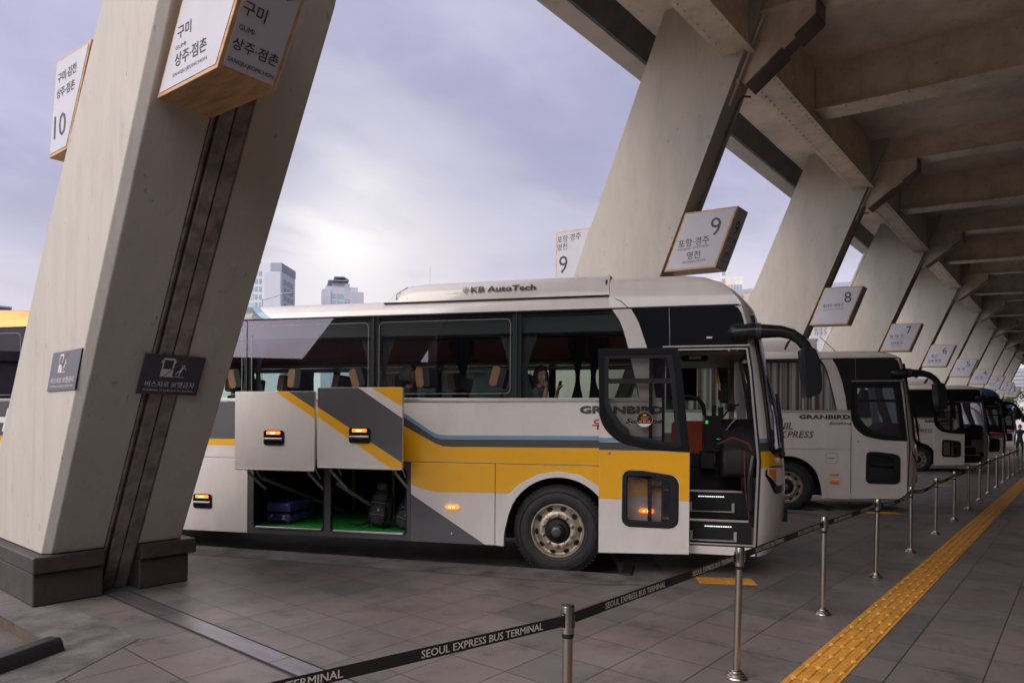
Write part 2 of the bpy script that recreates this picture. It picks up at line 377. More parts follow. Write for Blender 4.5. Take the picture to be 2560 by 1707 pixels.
W=bpy.data.worlds.new('World'); SC.world=W; W.use_nodes=True
def world():
    nt=W.node_tree; N=nt.nodes; L=nt.links; bg=N['Background']
    sd=Vector((-.74,.22,.78)).normalized()
    sky=N.new('ShaderNodeTexSky'); sky.sky_type='NISHITA'; sky.sun_disc=False
    sky.sun_elevation=math.asin(sd.z); sky.sun_rotation=math.atan2(sd.x,sd.y); sky.dust_density=3; sky.air_density=1.5
    tc=N.new('ShaderNodeTexCoord'); d=tc.outputs['Generated']
    sx=N.new('ShaderNodeSeparateXYZ'); L.new(d,sx.inputs[0])
    def M(op,a,b=None,clamp=False):
        n=N.new('ShaderNodeMath'); n.operation=op; n.use_clamp=clamp
        for i,q in enumerate((a,b)):
            if q is None: continue
            if isinstance(q,(int,float)): n.inputs[i].default_value=q
            else: L.new(q,n.inputs[i])
        return n.outputs[0]
    def mix(f,a,b):
        n=N.new('ShaderNodeMix'); n.data_type='RGBA'; L.new(f,n.inputs[0])
        for i,q in ((6,a),(7,b)):
            if isinstance(q,tuple): n.inputs[i].default_value=(*q,1)
            else: L.new(q,n.inputs[i])
        return n.outputs[2]
    def rng(x,a,b,c=0,dd=1):
        n=N.new('ShaderNodeMapRange'); n.interpolation_type='SMOOTHSTEP'
        for i,q in enumerate((a,b,c,dd)): n.inputs[i+1].default_value=q
        L.new(x,n.inputs[0]); return n.outputs[0]
    # cloud layer seen on a flat ceiling: divide by elevation
    den=M('ADD',M('MAXIMUM',sx.outputs[2],0),.22)
    cv=N.new('ShaderNodeCombineXYZ'); L.new(M('DIVIDE',sx.outputs[0],den),cv.inputs[0]); L.new(M('DIVIDE',sx.outputs[1],den),cv.inputs[1])
    def noise(sc,det,off,rg=.55,dist=0):
        mp=N.new('ShaderNodeMapping'); mp.inputs['Location'].default_value=off; mp.inputs['Rotation'].default_value=(0,0,.75); mp.inputs['Scale'].default_value=(1,1.35,1); L.new(cv.outputs[0],mp.inputs[0])
        n=N.new('ShaderNodeTexNoise'); n.inputs['Scale'].default_value=sc; n.inputs['Detail'].default_value=det; n.inputs['Roughness'].default_value=rg; n.inputs['Distortion'].default_value=dist
        L.new(mp.outputs[0],n.inputs['Vector']); return n.outputs['Fac']
    n1=noise(.55,3,(2.3,.4,0),.45,.2); n2=noise(1.5,4,(7.1,1.9,0),.5,.25)
    n3=noise(4.5,6,(1.1,5.2,0),.6,.5); cl=M('ADD',M('ADD',M('MULTIPLY',n1,.60),M('MULTIPLY',n2,.28)),M('MULTIPLY',n3,.12))
    c=mix(rng(cl,.38,.62),(.255,.25,.395),(.46,.44,.575))
    hz=rng(sx.outputs[2],.02,.36,1,0)
    c=mix(M('MULTIPLY',hz,.75),c,(.63,.585,.61))
    def glow(u,v,p,amt,colr,c):
        g=cam_dir(u,v); vm=N.new('ShaderNodeVectorMath'); vm.operation='DOT_PRODUCT'; L.new(d,vm.inputs[0]); vm.inputs[1].default_value=g
        w=M('POWER',M('MAXIMUM',vm.outputs['Value'],0),p)
        return mix(M('MULTIPLY',M('MULTIPLY',w,amt),rng(n2,.36,.56,.55,1)),c,colr)
    c=glow(-.10,.12,16,.4,(.68,.64,.66),c)
    c=glow(-.24,.26,70,.55,(.74,.70,.69),c)
    c=glow(-.245,.285,420,.9,(.84,.81,.78),c)
    # the brightest part of the overcast lies over the open yard to the left, behind the picture
    wd=Vector((-.90,.10,.42)).normalized(); vm=N.new('ShaderNodeVectorMath'); vm.operation='DOT_PRODUCT'; L.new(d,vm.inputs[0]); vm.inputs[1].default_value=wd
    ww=M('POWER',M('MAXIMUM',vm.outputs['Value'],0),2.2); wn_=N.new('ShaderNodeVectorMath'); wn_.operation='SCALE'; L.new(c,wn_.inputs[0]); L.new(M('ADD',M('MULTIPLY',ww,1.7),1),wn_.inputs['Scale']); w2=N.new('ShaderNodeVectorMath'); w2.operation='SCALE'; w2.inputs[0].default_value=(1.50,1.36,1.12); L.new(M('MULTIPLY',ww,rng(cl,.36,.66,.75,1.25)),w2.inputs['Scale']); w3=N.new('ShaderNodeVectorMath'); w3.operation='ADD'; L.new(wn_.outputs[0],w3.inputs[0]); L.new(w2.outputs[0],w3.inputs[1]); c=w3.outputs[0]
    # below the horizon: dull ground light
    c=mix(rng(sx.outputs[2],-.08,.0),(.09,.085,.08),c)
    add=N.new('ShaderNodeMix'); add.data_type='RGBA'; add.blend_type='ADD'; add.inputs[0].default_value=.012
    L.new(c,add.inputs[6]); L.new(sky.outputs[0],add.inputs[7])
    L.new(add.outputs[2],bg.inputs['Color']); bg.inputs['Strength'].default_value=1.0
    sun=bpy.data.lights.new('sun','SUN'); sun.energy=.9; sun.angle=rad(34); sun.color=(1,.90,.76)
    so=bpy.data.objects.new('sun',sun); COL.objects.link(so); so.rotation_euler=sd.to_track_quat('Z','Y').to_euler(); so.location=sd*60
world()

# ------------------------------------------------------------------ ground
def bay_pts(k):
    o=BAY*k
    return [(3.98+o,10.05),(4.40+o,9.10),(6.69+o,3.93),(9.21+o,5.85),(9.18+o,10.05)]
K0,K1=-3,10
def platform():
    out=[(-30,-9.5),(92,-9.5),(92,10.05)]
    for k in range(K1,K0-1,-1):
        out+= [(x,y) for x,y in reversed(bay_pts(k))]
    out+=[(-30,10.05)]
    mb=MB(); mb.plate([out],-.14,0,lambda u,v,w:(u,v,w))
    tag(mb.build('platform',[MT['floor']]),kind='structure')
    mb=MB(); mb.add([(-400,-60,-.104),(900,-60,-.104),(900,900,-.104),(-400,900,-.104)],[(0,1,2,3)])
    tag(mb.build('bus_lane_ground',MT['road']),kind='structure')
    mb=MB(); z=.004
    for k in range(K0,K1+1):
        P=bay_pts(k); o=BAY*k
        a,b,c,d=P[0],P[1],P[2],P[3]
        i1=(3.42+o,10.05); i2=(6.13+o,3.82); i3=(6.62+o,3.30); i4=(9.70+o,5.60); i5=(9.66+o,7.2); i6=(9.18+o,7.2)
        for q in ([a,(6.69+o,3.93),i2,i1],[(6.69+o,3.93),d,i4,i3,i2],[d,i6,i5,i4]):
            mb.add([(x,y,z) for x,y in q],[tuple(range(len(q)))])
        mb.add([(d[0]-.004,d[1],-.13),(P[4][0]-.004,P[4][1],-.13),(P[4][0]-.004,P[4][1],.004),(d[0]-.004,d[1],.004)],[(0,1,2,3)],1)
    tag(mb.build('kerb',[MT['kerb'],MT['brown']]),kind='structure')
platform()

def tactile_strip():
    mb=MB(); y0,y1=1.217,1.517
    mb.bb(-4,88,y0,y1,.0,.006,0)
    n=0; x=-1.0
    while x<40:
        for j in range(4):
            yc=y0+.0375+.075*j
            a,b,hw,t=x+.035,x+.262,.0165,.010
            vs=[(a-.012,yc-hw,.006),(b+.012,yc-hw,.006),(b+.012,yc+hw,.006),(a-.012,yc+hw,.006),(a,yc-t,.0145),(b,yc-t,.0145),(b,yc+t,.0145),(a,yc+t,.0145)]
            mb.add(vs,[(4,5,6,7),(0,1,5,4),(1,2,6,5),(2,3,7,6),(3,0,4,7)],0)
            if x<20: mb.lathe([(.009,.006),(.007,.0105),(.0,.012)],Matrix.Translation((x-.001,yc,0)),6,1)
        mb.bb(x-.0035,x+.0005,y0,y1,.0055,.0064,2) if x<25 else None
        x+=.30
    o=mb.build('tactile_strip',[MT['yellow_pad'],MT['yellow_dot'],MT['joint_dark']])
    tag(o,'long ochre yellow ribbed guide strip running along the platform floor','tactile strip')
tactile_strip()

def tactile_pads():
    base=[(7.14,2.95),(14.67,2.97),(22.47,3.05),(30.2,3.0)]
    labs=['yellow ribbed pad on the floor below the open door of the yellow striped bus','yellow ribbed pad on the floor by the nose of the first plain white bus','yellow ribbed pad on the floor between the two plain white buses','yellow ribbed pad on the floor before the farther white bus with open door']
    ux=Vector((.555,-.832,0)); uy=Vector((.832,.555,0))
    first=None
    for i,(x,y) in enumerate(base):
        if first is None:
            mb=MB(); mb.box((0,0,.0045),(.60,.30,.005),0)
            for j in range(8): mb.box((-.2625+.075*j,0,.0085),(.034,.27,.005),0)
            o=mb.build('tactile_pad',MT['yellow_pad'],bevel=.002,seg=1); first=o
        else:
            o=first.copy(); COL.objects.link(o)
        o.location=(x,y,0); o.rotation_euler=(0,0,math.atan2(ux.y,ux.x))
        tag(o,labs[i],'tactile pad','yellow tactile pads below the bus doors')
tactile_pads()

# metal expansion joint plate on the floor in front of the double pillar
mb=MB(); mb.bb(2.575,2.742,-6,7.25,.0,.009,0); mb.bb(2.558,2.573,-6,7.25,.0,.004,1); mb.bb(2.744,2.768,-6,7.25,.0,.0045,1)
for y in (6.1,4.35,2.6,.9): mb.bb(2.573,2.744,y-.003,y+.003,.0085,.0096,1)
tag(mb.build('floor_joint_plate',[MT['drain'],MT['joint_dark']]),'flat gray metal joint plate in the floor before the double pillar','floor plate')

# ------------------------------------------------------------------ pillars
def pr(u,v,w): return (w,u,v)          # (y,z) outline extruded along x
RP=9.87
def pillars():
    sign_of={0:'10',1:'9',2:'8',3:'7',4:'6',5:'5',6:'4',7:'3',8:'2',9:'1'}
    # double pillar at the expansion joint
    root=empty('joint_pillar',(2.65,8.0,0),'huge leaning double pillar with brown joint strip and plinth at left','pillar')
    prof=[(7.245,.46),(4.61,5.0),(3.80,7.3),(3.45,8.25),(5.2,8.25),(5.55,7.3),(5.93,4.98),(7.27,3.32),(9.35,.46)]
    prof2=[(p[0]+(.0 if i<4 else .0),p[1]) for i,p in enumerate(prof)]
    mb=MB()
    def half(x0,x1,cham):
        c=[(y+(.07 if i in(0,1,2,3) else 0),z) for i,(y,z) in enumerate(prof)]
        if cham=='l':
            mb.plate([c],x0,x0+.075,pr); mb.plate([prof],x0+.075,x1,pr)
        else:
            mb.plate([prof],x0,x1,pr)
    # left half with chamfered outer arris built as a loft of two outlines
    c=[(y+(.07 if i in(0,1,2,3) else 0),z) for i,(y,z) in enumerate(prof)]
    n=len(prof); vs=[(2.03,y,z) for y,z in c]+[(2.095,y,z) for y,z in prof]+[(2.535,y,z) for y,z in prof]
    fs=[tuple(range(n))]+[tuple(2*n+i for i in reversed(range(n)))]
    for b in (0,n):
        fs+=[(b+i,b+(i+1)%n,b+n+(i+1)%n,b+n+i) for i in range(n)]
    mb.add(vs,fs); mb.plate([prof],2.845,3.265,pr)
    keep(mb.build('shaft',MT['cream'],bevel=.012),root)
    # joint strip: gutters and two cover plates between the halves
    def strip(x0,x1,off,z0,z1,m,mb):
        f=lambda z: 7.512-.58*z+off if z<=5 else 4.61-(z-5)*.352+off
        zs=[z0,5.0,z1] if z1>5 else [z0,z1]
        rows=[[(x,f(z),z) for x in (x0,x1)] for z in zs]
        vs=[];fs=[]
        for z in zs: vs+=[(x0,f(z),z),(x1,f(z),z),(x1,f(z)+.06,z),(x0,f(z)+.06,z)]
        for i in range(len(zs)-1):
            for k in range(4): fs.append((4*i+k,4*i+(k+1)%4,4*i+4+(k+1)%4,4*i+4+k))
        fs+=[(0,1,2,3),tuple(4*(len(zs)-1)+k for k in range(4))]
        mb.add(vs,fs,m)
    mb=MB()
    strip(2.535,2.845,.10,.0,8.2,1,mb)
    for x0,x1,off in ((2.538,2.562,.0),(2.572,2.582,.02),(2.596,2.700,-.012),(2.714,2.826,-.012),(2.834,2.843,.0)): strip(x0,x1,off,.0,8.2,0,mb)
    keep(mb.build('joint_strip',[MT['joint'],MT['joint_dark']],bevel=.003,seg=1),root)
    mb=MB()
    for x0,x1 in ((1.945,2.53),(2.85,3.345)):
        mb.bb(x0,x1,7.24,9.6,0,.30,0)
        mb.bb(x0-(.0 if x0>2 else .012),x1+(.06 if x0>2 else 0),7.19,9.66,.30,.455,0)
    keep(mb.build('plinth',MT['plinth'],bevel=.018),root)
    # single pillars
    first=None
    for k in range(1,10):
        x=RP+BAY*(k-1)
        lab='slanted cream pillar with bay sign %s on its underside'%sign_of[k]
        if first is None:
            r=empty('slanted_pillar',(x,6.8,0),lab,'pillar','row of slanted pillars holding the canopy'); first=r
            pc=lambda z:6.93-.427*z; pb=lambda z:8.72-.432*z
            prof=[(pc(.45),.45),(pc(8.35),8.35),(pb(8.35),8.35),(pb(.45),.45)]
            mb=MB(); mb.plate([prof],x,x+.53,pr); keep(mb.build('shaft',MT['cream'],bevel=.02),r)
            mb=MB(); mb.plate([[(pc(.45)-.1,.0),(pc(.45)-.1,.45),(pb(.45)+.1,.45),(pb(.45)+.1,0)]],x-.07,x+.60,pr); keep(mb.build('plinth',MT['plinth'],bevel=.02),r)
            mb=MB(); 
            f=lambda z,o: (x+.36,pc(z)-o,z)
            mb.tube([f(.6,.03),f(6.45,.03),f(6.62,.035),(x+.42,pc(6.66)-.05,6.72),(x+.55,pc(6.7)-.10,6.74)],.017,8)
            for z in (1.5,2.8,4.0,5.2,6.2): mb.box(f(z,.012),(.07,.03,.03))
            keep(mb.build('conduit',MT['pipe'],smooth=40),r)
            mb=MB(); f=lambda z,o: (x+.12,pc(z)-o,z)
            mb.tube([f(6.5,.025),f(6.9,.025),f(7.25,.03),f(7.7,.03)],.022,8); mb.box(f(6.82,.02),(.07,.05,.06)); mb.box(f(7.3,.02),(.06,.05,.05))
            keep(mb.build('junction_pipe',MT['cream_steel'],smooth=40),r)
        else:
            r=copy_tree(first); r.location=(x,6.8,0); tag(r,lab)
        if k==3:
            mb=MB(); pb=lambda z:8.72-.432*z
            mb.tube([(x+.1,pb(z)+.07,z) for z in (.5,3,5,6.5,7.4)],.055,10)
            for z in (3.2,4.6,6,7): mb.tube([(x+.1,pb(z)+.07,z),(x+.1,pb(z+.05)+.07,z+.05)],.066,10)
            keep(mb.build('drainpipe',MT['white_pipe'],smooth=40),r)
pillars()

# ------------------------------------------------------------------ canopy deck
def rivet(mb,p,n,r=.017,mt=0):
    r*=1.35
    n=Vector(n).normalized(); a=n.cross(Vector((1,0,0)) if abs(n.x)<.8 else Vector((0,1,0))).normalized(); b=n.cross(a); p=Vector(p)
    vs=[p+a*(r*math.cos(math.pi*k/3))+b*(r*math.sin(math.pi*k/3)) for k in range(6)]+[p+n*r*.8+a*(r*.55*math.cos(math.pi*k/3))+b*(r*.55*math.sin(math.pi*k/3)) for k in range(6)]
    mb.add(vs,[tuple(range(6,12))]+[(k,(k+1)%6,6+(k+1)%6,6+k) for k in range(6)],mt)
def canopy():
    root=empty('station_canopy',(30,0,8.0),'broad cream steel deck roof on riveted beams over the platform','canopy')
    X0,X1=1.2,76; Y1=-9.5
    sl=lambda y: .058*(y-3.8)                       # the beams fall towards the concourse
    mb=MB(); mb.plate([[(6.0,8.30),(5.88,8.30),(5.88,8.26),(3.9,8.24),(Y1,8.24+sl(Y1)),(Y1,8.9),(6.0,8.9)]],X0,X1,pr)
    keep(mb.build('deck_slab',MT['soffit']),root)
    mb=MB(); mb.plate([[(5.87,7.93),(5.83,7.93),(5.60,8.255),(5.87,8.255)]],X0,X1-.01,pr)
    keep(mb.build('gutter',MT['fascia_dark']),root)
    mb=MB(); mb.plate([[(6.25,7.95),(6.20,7.925),(5.88,7.925),(5.88,8.29),(6.02,8.29),(6.02,8.95),(6.25,8.95)]],X0,X1,pr); mb.plate([[(6.31,8.0),(6.31,8.06),(6.252,8.06),(6.252,8.0)]],X0,X1,pr)
    keep(mb.build('edge_fascia',MT['fascia'],bevel=.01),root)
    # longitudinal box girder along the pillar heads
    mb=MB(); mb.bb(X0,X1,3.80,4.14,7.24,8.235); mb.bb(X0,X1,3.76,4.20,7.205,7.238)
    for x in [RP+BAY*(i-1)+.53 for i in range(-1,5)]:
        q=x+.25; j=0
        while q<x+BAY-.7:
            for y in (3.82,4.13): rivet(mb,(q+(.0 if y<4 else .09),y,7.205),(0,0,-1),.02)
            if j%2==0: 
                for z in (7.33,7.55,7.8): rivet(mb,(q,3.80,z),(0,-1,0),.016)
            q+=.20; j+=1
    keep(mb.build('girder',MT['cream_steel']),root)
    # cross beams at the pillars and at mid bay
    def shear(mb):
        mb.v=[(x,y,z+sl(y)) for x,y,z in mb.v]
    def mid():
        mb=MB(); mb.bb(-.17,.17,Y1,3.79,7.44,8.235); mb.bb(-.265,.265,Y1,3.785,7.405,7.438)
        y=3.6; j=0
        while y>-3.2:
            rivet(mb,(-.17,y,7.56),(-1,0,0),.024); rivet(mb,(-.17,y-.12,8.04),(-1,0,0),.024)
            rivet(mb,(-.21,y,7.405),(0,0,-1),.018); rivet(mb,(.2,y-.16,7.405),(0,0,-1),.018)
            if j%4==1: rivet(mb,(-.17,y-.05,7.8),(-1,0,0),.03)
            y-=.33; j+=1
        shear(mb); return mb
    def head():
        mb=MB(); mb.bb(-.12,.12,Y1,3.79,7.86,8.235); mb.bb(-.16,.16,Y1,3.79,7.72,7.858); mb.bb(-.22,.22,Y1,3.79,7.70,7.72)
        y=3.3
        while y>-3.2:
            rivet(mb,(-.12,y,8.12),(-1,0,0),.018); rivet(mb,(-.12,y,8.0),(-1,0,0),.018); rivet(mb,(-.16,y,7.79),(-1,0,0),.018); rivet(mb,(-.2,y-.2,7.70),(0,0,-1),.016)
            y-=.42
        shear(mb); return mb
    def haunch():
        mb=MB(); P=[(4.0,6.87),(3.87,6.72),(3.34,7.085),(3.17,7.20),(2.88,7.40),(2.88,7.66),(3.9,7.70)]
        mb.plate([P],-.07,.07,pr)
        def fl(a,b,w,m=1):
            a=Vector((0,*a)); b=Vector((0,*b)); d=(b-a).normalized(); nn=Vector((0,d.z,-d.y)); nn=nn if nn.z<0 else -nn
            vs=[]
            for p in (a,b):
                for s_ in(-1,1):
                    for h in (.001,.022): vs.append(p+Vector((s_*w,0,0))+nn*h)
            mb.add(vs,[(0,1,3,2),(4,6,7,5),(0,4,5,1),(2,3,7,6),(0,2,6,4),(1,5,7,3)],m)
        fl(P[1],P[2],.2); fl(P[3],P[4],.2); fl(P[4],P[5],.2); fl(P[2],P[3],.12)
        return mb
    proto={}
    for nm,fn,off in (('cross_beam',mid,13.3),('pillar_beam',head,RP+.265),('haunch',haunch,RP+.265)):
        for k in range(-1,9):
            x=off+BAY*k
            if x<1.5: continue
            if nm!='cross_beam' and k==-1: x=2.66
            if nm not in proto:
                o=fn().build(nm,[MT['cream_steel'],MT['flange_dark']]); proto[nm]=o
            else:
                o=proto[nm].copy(); COL.objects.link(o)
            o.parent=root; o.location=(x-root.location.x,-root.location.y,-root.location.z)
    # thin service conduits under the soffit
    for k in range(-1,4):
        x=11.1+BAY*k
        mb=MB(); f=lambda y:8.235+sl(y)-.02
        mb.tube([(x-.2,3.3,f(3.3)-.35),(x,3.1,f(3.1)),(x+.05,2.9,f(2.9)),(x+.1,.4,f(.4))],.016,6)
        mb.tube([(x+.55,-.6,f(-.6)),(x+1.6,-.6,f(-.6))],.014,6)
        keep(mb.build('service_conduit',MT['pipe'],smooth=40),root)
canopy()

# ------------------------------------------------------------------ bay signs
def sign(name,prof,x0,th,lines,side_lines,label,group,tilt=0.0):
    """prof: BL,BR,TR,TL in (y,z) on the face towards -x"""
    yb=sum(p[0] for p in prof)/4; zb=min(p[1] for p in prof)
    r=empty(name,(x0,yb,zb),label,'sign',group)
    mb=MB(); mb.plate([prof],x0,x0+th,pr); keep(mb.build('sign_box',MT['wood'],bevel=.006,seg=1),r)
    def inset(P,m):
        cy=sum(p[0] for p in P)/len(P); cz=sum(p[1] for p in P)/len(P)
        out=[]
        n=len(P)
        for i in range(n):
            p=Vector(P[i]); a=(Vector(P[i-1])-p).normalized(); b=(Vector(P[(i+1)%n])-p).normalized()
            s=abs(a.x*b.y-a.y*b.x); out.append(tuple(p+(a+b)*(m/max(s,.2))))
        return out
    q=inset(prof,.028)
    mb=MB(); mb.plate([q],x0-.004,x0+.002,pr); f=keep(mb.build('front_face',MT['panel']),r)
    for txt,y,z,w,h,b in lines:
        mb=MB(); mb.text(txt,frame((x0-.0065,y,z),(0,-1,-tilt),(0,-tilt,1)),w=w,h=h,bold=b); keep(mb.build('lettering',MT['ink']),r)
    if side_lines is not None:
        BR,TR=Vector((0,*prof[1])),Vector((0,*prof[2])); Lv=(TR-BR); Ln=Lv.length; Lu=Lv.normalized(); nn=Vector((1,0,0)).cross(Lu)
        mb=MB(); m=.03
        vs=[]
        for h in (-.002,.004):
            for a,b in ((m,m),(th-m,m),(th-m,Ln-m),(m,Ln-m)): vs.append(Vector((x0+a,0,0))+BR+Lu*b+nn*h)
        mb.add(vs,[(0,1,2,3),(4,5,6,7),(0,1,5,4),(1,2,6,5),(2,3,7,6),(3,0,4,7)]); keep(mb.build('side_face',MT['panel']),r)
        for txt,fx,fz,w,h,b in side_lines:
            mb=MB(); mb.text(txt,frame(Vector((x0+fx*th,0,0))+BR+Lu*(fz*Ln)+nn*.0065,(1,0,0),Lu),w=w,h=h,bold=b); keep(mb.build('side_lettering',MT['ink']),r)
    return r
CP=[(5.13,4.10),(4.275,4.06),(3.93,4.92),(4.775,4.975)]
G1='numbered bay signs on the pillars'
def signs():
    T={
     1:[('9',4.27,4.675,.165,None,0),('포항·경주',4.63,4.50,.51,None,.008),('POHANG  GYEONGJU',4.63,4.405,.51,None,0),('영천',4.63,4.295,.22,None,.008),('YEONGCHEON',4.63,4.20,.38,None,0)],
     2:[('8',4.26,4.69,.155,None,0),('동대구·서대구',4.585,4.53,.45,.085,.01),('DONGDAEGU·SEODAEGU',4.585,4.435,.45,.028,0)],
     3:[('7',4.286,4.735,.15,None,0),('동 대 구',4.635,4.565,.39,None,.008),('DONGDAEGU',4.635,4.475,.39,.025,0),('서대구',4.63,4.335,.35,None,.008),('SEODAEGU',4.63,4.235,.30,.025,0)],
     4:[('6',4.31,4.705,.155,None,0),('울산',4.67,4.52,.22,None,.01),('ULSAN',4.67,4.43,.16,.025,0),('김해·통영',4.675,4.32,.46,None,.01),('GIMHAE·TONGYEONG',4.675,4.22,.46,.025,0)],
     5:[('5',4.32,4.70,.15,None,0),('진 주',4.62,4.46,.34,None,.01),('JINJU',4.62,4.34,.18,.03,0)],
     6:[('4',4.33,4.72,.17,None,0),('창 원',4.62,4.46,.34,None,.01),('CHANGWON',4.62,4.34,.34,.03,0)],
     7:[('3',4.34,4.74,.15,None,0),('마 산',4.62,4.46,.34,None,.01),('MASAN',4.62,4.34,.22,.03,0)],
     8:[('2',4.35,4.74,.15,None,0),('부 산',4.70,4.52,.34,None,.01),('서부산',4.62,4.33,.40,None,.01)],
     9:[('1',4.36,4.74,.07,None,0),('부 산',4.62,4.50,.34,None,.01),('서부산',4.62,4.31,.40,None,.01)]}
    words={1:'9',2:'8',3:'7',4:'6',5:'5',6:'4',7:'3',8:'2',9:'1'}
    for k in range(1,10):
        x=RP+BAY*(k-1); sc=.42
        side=[]
        n=len(T[k])
        for i,(t,y,z,w,h,b) in enumerate(T[k]):
            fz=(z-4.08)/.87; 
            if i==0: side.append((t,.5,fz,.13 if t!='1' else .06,None,b))
            else: side.append((t,.5,fz,min(.34,w*.72),None if h is None else h*.8,b))
        sign('bay_sign',CP,x,.40,T[k],side,'slanted wood framed box sign numbered %s in black on white'%words[k],G1)
    # sign of the double pillar, number cut by the top of the picture
    P=[(5.16,4.02),(4.27,3.955),(3.60,4.86),(4.52,4.93)]
    L=[('구미',4.72,4.362,.20,.085,.012),('GUMI·',4.765,4.268,.17,.026,0),('상주·점촌',4.63,4.175,.46,.09,.012),('SANGJU·JEOMCHON',4.645,4.078,.50,.030,0),('10',4.12,4.60,.26,None,.0)]
    S=[('구미',.30,.36,.155,None,.012),('GUMI·',.27,.255,.11,.034,.005),('상주·점촌',.50,.165,.315,None,.012),('SANGJU·JEOMCHON',.50,.07,.32,.034,.005),('10',.58,.60,.27,None,.008)]
    sign('bay_sign',P,2.13,.41,L,S,'big wood framed box sign on the double pillar, cut by the top edge',G1,.075)
    # flat-backed road-side signs
    G2='bay signs on the road side of the pillars'
    RPf=lambda d:[(7.32,4.08),(6.965,4.04),(6.545,5.085),(7.305,5.125)]
    RT={1:[('포항·경주',7.02,4.975,.51,None,.006),('영천',7.165,4.835,.22,None,.006),('9',7.14,4.52,.19,None,0)],
        2:[('동대구',6.98,4.975,.42,None,.006),('서대구',6.98,4.835,.42,None,.006),('8',7.14,4.52,.18,None,0)],
        3:[('동대구',6.98,4.975,.42,None,.006),('서대구',6.98,4.835,.42,None,.006),('7',7.14,4.52,.18,None,0)]}
    for k in (1,2,3):
        x=RP+BAY*(k-1)+.06
        sign('road_sign',RPf(0),x,.40,RT[k],None,{1:'tapering road side sign 9 behind the pillar, left of it',2:'road side sign mostly hidden behind the nose of the striped bus',3:'road side sign 7 seen above the white bus, below box sign 8'}[k],G2)
    P=[(7.27,4.08),(6.80,4.05),(6.24,4.81),(7.08,4.905)]
    sign('road_sign',P,2.06,.42,[('구미·김천',6.80,4.705,.46,.085,.008),('상주·점촌',6.83,4.575,.45,.085,.008),('10',6.97,4.30,.30,.20,.004)],None,'tall white sign 10 hanging at the far left behind the double pillar',G2,.08)
signs()

# ------------------------------------------------------------------ "no walking" signs on the double pillar
def walk_sign(M,W,Hh,shear,label):
    r=empty('warning_sign',M.translation,label,'sign','navy warning signs on the double pillar')
    sh=lambda x,y:(x+shear*(y-Hh/2),y)
    mb=MB(); q=[sh(0,0),sh(W,0),sh(W,Hh),sh(0,Hh)]
    mb.plate([q],-.012,0,lambda u,v,w:tuple(M@Vector((u,v,w)))); keep(mb.build('sign_plate',MT['navy'],bevel=.002,seg=1),r)
    mb=MB()
    def T(txt,x,y,w,h=None,b=0,):
        vs,fs,x0,x1,y0,y1=text_geo(txt,0); k=w/(x1-x0); ky=k if h is None else h/(y1-y0)
        for i,dx in enumerate((0,-b,b)):
            pts=[]
            for v in vs:
                px,py=x+(v[0]+dx-(x0+x1)/2)*k, y+(v[1]-(y0+y1)/2)*ky
                px,py=sh(px,py); pts.append(M@Vector((px,py,.0018-.0003*i)))
            mb.add(pts,fs)
    T('버스차로 보행금지',W*.5,Hh*.27,W*.80,Hh*.145,.012); T('Prohibition of walking in the bus lane',W*.5,Hh*.11,W*.82,Hh*.07,.008)
    keep(mb.build('lettering',MT['signwhite']),r)
    mb=MB()
    def poly(loops,w=.0015,m=0):
        loops=[[sh(W*.30+x*Hh*.47,Hh*.46+y*Hh*.47) for x,y in l] for l in loops]
        mb.plate(loops,w,None,lambda u,v,q:tuple(M@Vector((u,v,q))),m)
    poly([[(.0,.0),(.62,.0),(.58,.06),(.56,.98),(.50,1.0),(.08,1.0),(.02,.95)],[(.07,.42),(.07,.90),(.50,.90),(.50,.42)]])
    poly([[(-.05,.72),(0,.72),(0,.9),(-.05,.9)]]); poly([[(.57,.72),(.62,.72),(.62,.9),(.57,.9)]])
    poly([[(.62,.0),(1.15,.0),(1.15,.03),(.62,.03)]])
    poly([[(1.0,.66),(1.07,.70),(1.11,.63),(1.06,.58)]])
    poly([[(.92,.68),(.95,.70),(1.0,.56),(1.12,.52),(1.18,.42),(1.15,.41),(1.09,.48),(1.03,.50),(.98,.34),(.93,.22),(.90,.06),(.86,.06),(.88,.24),(.90,.33),(.80,.24),(.73,.12),(.70,.14),(.76,.28),(.91,.42),(.95,.56)]])
    poly([[(.02,-.16),(.0,-.12),(1.08,1.06),(1.12,1.03)]],.003,1)
    keep(mb.build('pictogram',[MT['signwhite'],MT['signred']]),r)
walk_sign(frame((2.018,7.055,1.945),(0,-1,0),(0,0,1)),.70,.335,.50,'small navy warning sign on the pale side of the double pillar')
_l=Vector((0,-.58,1)).normalized()
walk_sign(frame((2.465,6.385-.03,1.925),(1,0,0),_l),.53,.392,.0,'navy warning sign fixed across the brown joint strip of the double pillar')

